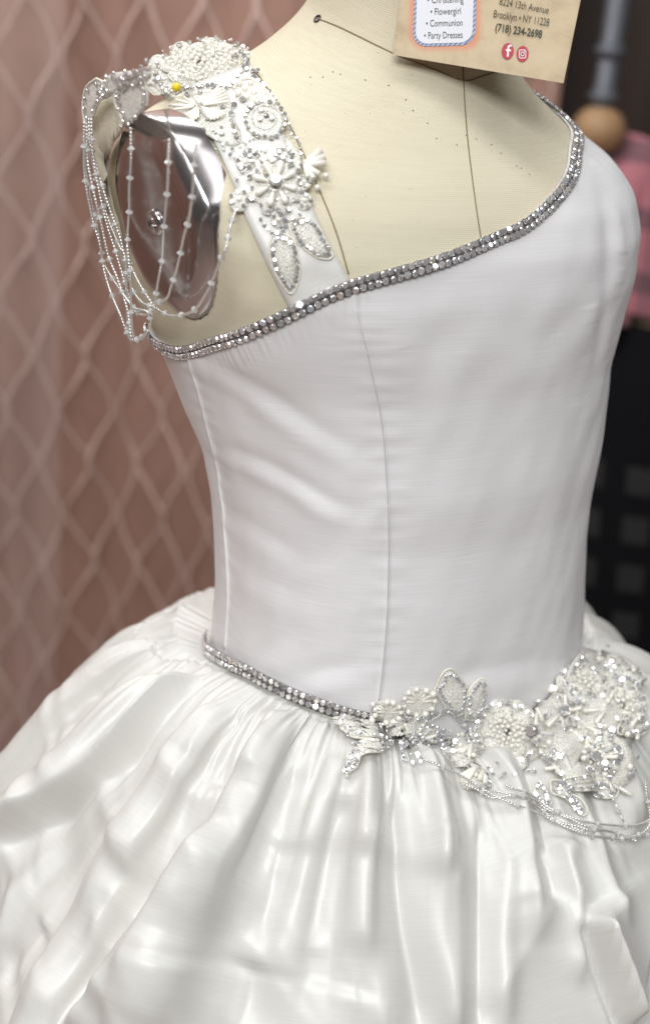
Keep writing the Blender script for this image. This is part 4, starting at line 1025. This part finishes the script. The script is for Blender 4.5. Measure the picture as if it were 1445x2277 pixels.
# ------------------------------------------------------------------ hang tag with its print
DT = min(np.linalg.norm(hit(x, y)[0] - CAM) * (ray(x, y) @ FW) for x in range(880, 1240, 20) for y in range(2, 180, 16) if hit(x, y)[0] is not None) - .004
def card(px, py, lift=0.0):
    d = FW + RT * ((px - PW / 2) / FPX) - UP * ((py - PH / 2) / FPX); return CAM + d * (DT - lift)
def card_mat():
    m = mat('card_print', (.50, .39, .25), .55)
    v = coords(m); f1_ = noise(m, v, 55, 4, .6); f2_ = noise(m, v, 900, 2, .5)
    c = ramp(m, math_n(m, 'ADD', math_n(m, 'MULTIPLY', f1_, .85), math_n(m, 'MULTIPLY', f2_, .15)), [(.3, (.40, .30, .18)), (.5, (.52, .41, .26)), (.7, (.58, .47, .31))])
    # orange glow printed round the list panel: rounded-box distance in the card's own coordinates (u across, v up)
    uv = coords(m, 'UV'); sx = N(m, 'ShaderNodeSeparateXYZ'); LK(m, uv, sx.inputs[0])
    qx = math_n(m, 'MAXIMUM', math_n(m, 'SUBTRACT', math_n(m, 'ABSOLUTE', math_n(m, 'SUBTRACT', sx.outputs[0], 988.0)), 42.0), 0.0)
    qy = math_n(m, 'MAXIMUM', math_n(m, 'SUBTRACT', math_n(m, 'ABSOLUTE', math_n(m, 'SUBTRACT', sx.outputs[1], -30.0)), 104.0), 0.0)
    dd = math_n(m, 'SUBTRACT', math_n(m, 'SQRT', math_n(m, 'ADD', math_n(m, 'MULTIPLY', qx, qx), math_n(m, 'MULTIPLY', qy, qy))), 27.0)
    mr = N(m, 'ShaderNodeMapRange'); mr.inputs['From Min'].default_value = 0; mr.inputs['From Max'].default_value = 20; mr.inputs['To Min'].default_value = .75; mr.inputs['To Max'].default_value = 0; mr.interpolation_type = 'SMOOTHSTEP'
    LK(m, dd, mr.inputs[0]); mx = N(m, 'ShaderNodeMix', data_type='RGBA'); LK(m, mr.outputs[0], mx.inputs[0]); LK(m, c, mx.inputs[6]); mx.inputs[7].default_value = (.62, .20, .10, 1)
    LK(m, mx.outputs[2], P(m).inputs['Base Color'])
card_mat()
mat('panel_white', (.66, .66, .70), .5); mat('ink', (.028, .035, .012), .6); mat('badge_red', (.42, .02, .045), .5); mat('badge_white', (.80, .72, .70), .5)
m_ = mat('rope_blue', (.17, .22, .36), .5)
w_ = N(m_, 'ShaderNodeTexWave', wave_type='BANDS', bands_direction='DIAGONAL'); w_.inputs['Scale'].default_value = .06; LK(m_, coords(m_, 'UV'), w_.inputs[0])
LK(m_, ramp(m_, w_.outputs['Fac'], [(.3, (.12, .16, .30)), (.7, (.38, .42, .52))]), P(m_).inputs['Base Color'])
tagc = [(873, 122), (1252, 185), (1321, -150), (919, -214)]
tg = thing('hang_tag', 'tan printed card with red round badges hanging at the neck of the form', 'tag', tuple(card(1000, -100)))
def flat(name, pts, lift, material, parent=None, thick=0):
    n = len(pts); o0 = np.array(card(1000, -100)); v = [card(x, y, lift) - o0 for x, y in pts]; f = [list(range(n))[::-1]]; uv = [(x, y) for x, y in pts]
    if thick:
        v += [card(x, y, lift - thick) - o0 for x, y in pts]; uv = uv * 2; f.append([n + k for k in range(n)]); f += [[k, (k + 1) % n, n + (k + 1) % n, n + k] for k in range(n)]
    return mesh_obj(name, v, f, material, parent or tg, smooth=False, uv=uv)
flat('card', [tuple(p) for p in tagc], 0, 'card_print', thick=.0005)
def rrect(cx, cy, hx, hy, r_, n=8):
    out_ = []
    for sx_, sy_, a0 in ((1, 1, 0), (-1, 1, 90), (-1, -1, 180), (1, -1, 270)):
        for k in range(n + 1):
            a = math.radians(a0 + 90 * k / n); out_.append((cx + sx_ * (hx - r_) + r_ * math.cos(a), cy + sy_ * (hy - r_) + r_ * math.sin(a)))
    return out_
def sh(pts): return [(x + .035 * (y - 40) * -1.0 + 0, y - .03 * (x - 988)) for x, y in pts]
flat('panel_border', sh(rrect(988, -30, 69, 132, 32)), .0002, 'rope_blue')
flat('panel', sh(rrect(988, -30, 63, 126, 27)), .0004, 'panel_white')
def text(name, body, x0, y0, x1, y1, cap, bold=False):
    """one printed line whose baseline runs from (x0,y0) to (x1,y1)"""
    cu = bpy.data.curves.new(name, 'FONT'); cu.body = body; cu.size = 1; cu.offset = .018 if bold else -.004
    o = bpy.data.objects.new(name, cu); dg = bpy.context.evaluated_depsgraph_get(); COL.objects.link(o); dg.update()
    me = bpy.data.meshes.new_from_object(o.evaluated_get(dg)); bpy.data.objects.remove(o)
    co = np.array([v.co for v in me.vertices]); xm, xM = co[:, 0].min(), co[:, 0].max(); L_ = math.hypot(x1 - x0, y1 - y0); e = np.array([(x1 - x0) / L_, (y1 - y0) / L_]); up = np.array([e[1], -e[0]])
    o0 = np.array(card(1000, -100))
    for i, v in enumerate(me.vertices):
        q = np.array([x0, y0]) + e * (co[i, 0] - xm) / (xM - xm) * L_ + up * co[i, 1] / .70 * cap
        v.co = card(q[0], q[1], .0006) - o0
    me.materials.append(MATS['ink']); r_ = bpy.data.objects.new(name, me); COL.objects.link(r_); r_.parent = tg; r_['label'] = 'printed line reading ' + body.replace('\u2022', '').strip()
    return r_
text('printed_line', '\u2022 Christening', 950, 7, 1030, 5, 16)
text('printed_line', '\u2022 Flowergirl', 957, 33, 1024, 31, 15)
text('printed_line', '\u2022 Communion', 947, 59, 1028, 57, 15)
text('printed_line', '\u2022 Party Dresses', 943, 86, 1028, 84, 15)
text('printed_line', '8224 13th Avenue', 1109, 10, 1218, 30, 16)
text('printed_line', 'Brooklyn \u2022 NY 11228', 1096, 38, 1219, 58, 17)
text('printed_line', '(718) 234-2698', 1100, 68, 1203, 84, 17, True)
def ell(cx, cy, a, b, n=28, rot=.1):
    return [(cx + a * math.cos(t) * math.cos(rot) - b * math.sin(t) * math.sin(rot), cy + a * math.cos(t) * math.sin(rot) + b * math.sin(t) * math.cos(rot)) for t in np.linspace(0, 2 * math.pi, n, endpoint=False)]
b1_ = flat('badge', ell(1128, 114, 13.5, 18.5), .0003, 'badge_red'); b2_ = flat('badge', ell(1161, 120, 13.5, 18), .0003, 'badge_red')
flat('badge_letter', [(1126, 126), (1130, 126.6), (1131.2, 114), (1135, 114.4), (1135.6, 110), (1131.6, 109.6), (1132, 105), (1133.6, 103.6), (1136.6, 104), (1137, 99.6), (1132.6, 99.2), (1129, 101), (1127.6, 105), (1127.2, 109.2), (1124, 108.8), (1123.6, 113.2), (1126.8, 113.6)], .0005, 'badge_white', b1_)
def ringflat(name, outer, inner, parent):
    o0 = np.array(card(1000, -100)); n = len(outer); v = [card(x, y, .0005) - o0 for x, y in list(outer) + list(inner)]
    return mesh_obj(name, v, [[k, n + k, n + (k + 1) % n, (k + 1) % n] for k in range(n)], 'badge_white', parent, smooth=False)
ringflat('badge_frame', rrect(1161, 120, 8, 10, 4, 4), rrect(1161, 120, 6.4, 8.2, 3, 4), b2_); ringflat('badge_ring', ell(1161, 120, 4.4, 5.4, 18), ell(1161, 120, 2.9, 3.6, 18), b2_)
flat('badge_dot', ell(1165.4, 114.6, 1.1, 1.3, 8), .0005, 'badge_white', b2_)
# cord that carries the card, tied round the neck
nk_ = torso(np.linspace(-1.2, 1.2, 30), np.full(30, 1.232), .0012); top_ = np.array(card(1120, -160, .0006))
cpath = np.vstack([top_, (top_ + nk_[15]) / 2 + (0, -.002, .004), nk_[15]]); v, f = tube(catmull(cpath, 14), .0005, 6)
mesh_obj('tag_cord', [np.array(p) - np.array(card(1000, -100)) for p in v], f, 'white_piping', tg)

# ------------------------------------------------------------------ surroundings
mat('floor_tile', (.36, .27, .23), .4)
LK(MATS['floor_tile'], ramp(MATS['floor_tile'], noise(MATS['floor_tile'], coords(MATS['floor_tile']), 6, 4), [(.3, (.30, .22, .185)), (.7, (.40, .30, .26))]), P(MATS['floor_tile']).inputs['Base Color'])
fl = mesh_obj('floor', [(-3, -3, 0), (3, -3, 0), (3, 3, 0), (-3, 3, 0)], [[0, 1, 2, 3]], 'floor_tile'); fl['kind'] = 'structure'
def fabric(name, col, var, rough=.7, sheen=.3):
    m = mat(name, col, rough, Sheen_Weight=sheen); v = coords(m)
    LK(m, ramp(m, noise(m, v, 5, 4, .6), [(.3, tuple(x * (1 - var) for x in col)), (.7, tuple(x * (1 + var) for x in col))]), P(m).inputs['Base Color'])
    LK(m, bump(m, noise(m, v, 60, 3), .2, .004), P(m).inputs['Normal']); return m
fabric('curtain_cloth', (.275, .152, .112), .10)
fabric('net_yarn', (.43, .29, .24), .08)
cu_x = np.linspace(-1.6, .30, 220); cu_z = np.linspace(.02, 2.05, 60)
def curtain_y(x, z): return 1.02 + .022 * np.sin(x * 17 + .6 * np.sin(z * 2.1)) + .018 * vnoise(x * 9, z * 1.3, 51) + .010 * vnoise(x * 22, z * 2.5, 52)
# the curtain runs along the back and turns forward at the left
cpth = catmull([(.205, 0), (-.4, 0), (-1.15, 0), (-1.40, -.10), (-1.50, -.38), (-1.52, -1.0), (-1.52, -1.9)], 380)
cn_ = np.gradient(cpth, axis=0); cn_ = np.stack([-cn_[:, 1], cn_[:, 0]], 1); cn_ /= np.linalg.norm(cn_, axis=1)[:, None]
ca_ = .205 - np.r_[0, np.cumsum(np.linalg.norm(np.diff(cpth, axis=0), axis=1))]
ga, gz = np.meshgrid(ca_, cu_z); wv = curtain_y(ga, gz)
cv_ = np.stack([cpth[None, :, 0] - cn_[None, :, 0] * (wv - 1.02), 1.02 + cpth[None, :, 1] - cn_[None, :, 1] * (wv - 1.02), gz], -1).reshape(-1, 3)
curt = mesh_obj('curtain', cv_, grid_faces(60, 380), 'curtain_cloth'); so = curt.modifiers.new('thick', 'SOLIDIFY'); so.thickness = .002
tag(curt, 'dusty pink brown cloth curtain hanging behind the gown', 'curtain')
net = thing('diamond_net', 'pale pink net of large diamond meshes hanging in front of the curtain', 'net', (-.5, .96, 0))
NW, NH = .0335, .150
for k in range(-42, 6):
    q = []
    for i in range(0, 53):
        z = .10 + i * NH / 4; ph = (i % 4); tri = (0, .5, 1, .5)[ph]; x = (k + (tri - .5) * .94 * (1 if k % 2 else -1) + .5) * NW
        x += .004 * math.sin(i * 1.7 + k) + .009 * float(vnoise(np.array(z * 2.0), np.array(k * .3), 61)) - .010 * (z - 1.1)
        q.append((x + .5, float(curtain_y(np.array(x), np.array(z))) - .030 - .96 + .006 * math.sin(k * 2.3 + i * .4), z))
    q = np.array(q); qq = catmull(q, 300)
    kn = np.array([np.min(np.abs((i_ - 2) % 4)) for i_ in range(1)])
    v, f = tube(qq, .0021 + .0012 * np.abs(np.sin(np.linspace(0, 52, 300) * math.pi / 4 + math.pi / 2)) ** 10, 6); mesh_obj('net_strand', v, f, 'net_yarn', net)
# dark wooden wardrobe at the right
mw = mat('dark_wood', (.050, .030, .022), .5)
LK(mw, ramp(mw, noise(mw, mapping(mw, coords(mw), (9, 9, .8)), 3, 4), [(.3, (.036, .021, .016)), (.7, (.068, .042, .031))]), P(mw).inputs['Base Color'])
def box(name, x0, x1, y0, y1, z0, z1, material, parent, o0=(0, 0, 0)):
    v = [(x - o0[0], y - o0[1], z - o0[2]) for x in (x0, x1) for y in (y0, y1) for z in (z0, z1)]
    return mesh_obj(name, v, [[0, 1, 3, 2], [4, 6, 7, 5], [0, 4, 5, 1], [2, 3, 7, 6], [0, 2, 6, 4], [1, 5, 7, 3]], material, parent, smooth=False)
wd = thing('wardrobe', 'dark brown wooden wardrobe standing behind the plaid jacket', 'wardrobe', (.75, 1.5, 0))
for k, (a, b) in enumerate(((.20, .62), (.626, 1.10))):
    d_ = box('door', a, b, 1.475, 1.50, .06, 2.1, 'dark_wood', wd, (.75, 1.5, 0)); box('door_panel', a + .07, b - .07, 1.468, 1.4745, .25, 1.9, 'dark_wood', d_, (0.75, 1.5, 0))
box('carcass', .18, 1.12, 1.503, 1.95, 0, 2.16, 'dark_wood', wd, (.75, 1.5, 0))
# second dress form in a plaid jacket and a spotted skirt
def plaid():
    m = mat('pink_plaid', (.42, .15, .17), .8, Sheen_Weight=.3); v = coords(m); sx = N(m, 'ShaderNodeSeparateXYZ'); LK(m, v, sx.inputs[0])
    def bands(s_, k, w): return math_n(m, 'GREATER_THAN', math_n(m, 'FRACT', math_n(m, 'MULTIPLY', s_, k)), w)
    h = math_n(m, 'ADD', math_n(m, 'MULTIPLY', bands(sx.outputs[2], 13.0, .66), .5), math_n(m, 'MULTIPLY', bands(math_n(m, 'ADD', sx.outputs[0], 3.0), 13.0, .70), .35), True)
    LK(m, ramp(m, h, [(0, (.34, .115, .135)), (.5, (.15, .06, .075)), (.9, (.09, .04, .05))]), P(m).inputs['Base Color'])
plaid()
def spots():
    m = mat('checked_black', (.006, .006, .007), .8, Specular_IOR_Level=.05); sx = N(m, 'ShaderNodeSeparateXYZ'); LK(m, coords(m), sx.inputs[0])
    def bnd(s_, k, w): return math_n(m, 'GREATER_THAN', math_n(m, 'FRACT', math_n(m, 'MULTIPLY', math_n(m, 'ADD', s_, 5.0), k)), w)
    h = math_n(m, 'MULTIPLY', math_n(m, 'MULTIPLY', bnd(sx.outputs[0], 17.0, .45), bnd(sx.outputs[2], 17.0, .45)), math_n(m, 'LESS_THAN', sx.outputs[2], .655))
    LK(m, ramp(m, h, [(0, (.005, .005, .006)), (1, (.022, .022, .022))]), P(m).inputs['Base Color'])
spots()
mat('rail_grey', (.085, .088, .10), .5, .2); mat('tan_wood', (.30, .175, .085), .6); mat('form_cloth', (.35, .27, .18), .8)
def loft(name, rings, material, parent, n=48, o0=(0, 0, 0), wob=0, seed=0):
    r_ = np.array(rings); z = np.linspace(0, 1, 60); zz = np.linspace(0, 1, len(r_)); R5 = [np.interp(z, zz, r_[:, c]) for c in range(5)]; kk_ = np.hanning(9); kk_ /= kk_.sum(); R5 = [np.convolve(np.pad(c, 4, 'edge'), kk_, 'valid') for c in R5]
    t = np.linspace(0, 2 * math.pi, n, endpoint=False); v = []
    for k in range(60):
        w_ = 1 + wob * np.sin(t * 9 + seed) * (1 - k / 60)
        v += list(np.stack([R5[0][k] + R5[3][k] * np.cos(t) * w_, R5[1][k] + R5[4][k] * np.sin(t) * w_, np.full(n, R5[2][k])], 1) - np.array(o0))
    return mesh_obj(name, v, grid_faces(60, n, True) + [list(range(n))[::-1], [59 * n + k for k in range(n)]], material, parent)
bx, by = .425, 1.02; HZ = .03
f2 = thing('dress_form', 'second dress form on a metal stand, hidden under the pink plaid jacket', 'dress form', (bx, by, 0))
loft('torso', [(0, 0, .58, .11, .09), (0, 0, .70, .10, .085), (0, 0, .84, .105, .085), (0, 0, .94, .105, .08), (0, 0, 1.0, .075, .06), (0, 0, 1.05, .042, .042), (0, 0, 1.10, .042, .042)], 'form_cloth', f2)
v, f = tube([(0, 0, .02), (0, 0, .62)], .014, 12); mesh_obj('pole', v, f, 'dark_silver', f2)
v, f = disc_lathe(np.zeros(3), np.array([0, 0, 1.0]), [(.16, 0), (.16, .012), (.05, .03), (.01, .03)], 32); mesh_obj('base', v, f, 'dark_silver', f2)
jk = thing('plaid_jacket', 'pink jacket with dark plaid stripes worn by the form beside the wardrobe', 'jacket', (bx, by, HZ))
loft('jacket_body', [(0, 0, .79, .130, .11), (0, 0, .85, .128, .108), (0, 0, .92, .128, .10), (0, 0, .97, .115, .09), (.0, 0, 1.01, .085, .07), (.0, 0, 1.04, .050, .050)], 'pink_plaid', jk, wob=.03)
for s_ in (-1, 1):
    p_ = catmull([(s_ * .095, 0, .985), (s_ * .125, -.02, .92), (s_ * .135, -.03, .84), (s_ * .13, -.05, .77)], 30); v, f = tube(p_, np.linspace(.042, .032, 30), 20); mesh_obj('sleeve', v, f, 'pink_plaid', jk)
sk2 = loft('checked_skirt', [(0, 0, .04, .34, .30), (0, 0, .25, .30, .26), (0, 0, .5, .24, .20), (0, 0, .7, .170, .14), (0, 0, .81, .120, .100)], 'checked_black', None, wob=.05, seed=2)
sk2.location = (bx, by, 0); tag(sk2, 'black skirt with a grey check below the pink plaid jacket', 'skirt')
# garment rail post with a wooden ball, beside the jacket
rp = thing('rail_post', 'slim grey metal rail post with round joints and a tan wooden ball', 'rail', (.258, 1.0, 0))
v, f = tube([(0, 0, 0), (0, 0, 1.45)], .013, 16); mesh_obj('post', v, f, 'rail_grey', rp)
for z in (1.075, 1.128):
    v, f = sphere(16, 10); mesh_obj('joint', [np.array(q) * (.019, .019, .012) + (0, 0, z) for q in v], f, 'rail_grey', rp)
v, f = sphere(24, 14); mesh_obj('wooden_ball', [np.array(q) * (.033, .033, .030) + (0, 0, 1.036) for q in v], f, 'tan_wood', rp)

# sheer veil gathered at the left of the curtain
mv = mat('sheer_tulle', (.72, .62, .60), .8); P(mv).inputs['Alpha'].default_value = .14
vx = np.linspace(-.95, -.385, 120); vg, vz = np.meshgrid(vx, np.linspace(.05, 1.9, 40)); vg = vg + .035 * (vz - .9) * (vg + .95) + .012 * vnoise(vg * 6, vz * 2, 81)
veil = mesh_obj('tulle_veil', np.stack([vg, .92 + .020 * np.sin(vg * 75 + 1.5 * vnoise(vg * 8, vz * 1.5, 82)), vz], -1).reshape(-1, 3), grid_faces(40, 120), 'sheer_tulle')
tag(veil, 'sheer pale tulle veil gathered in vertical folds before the net', 'veil')
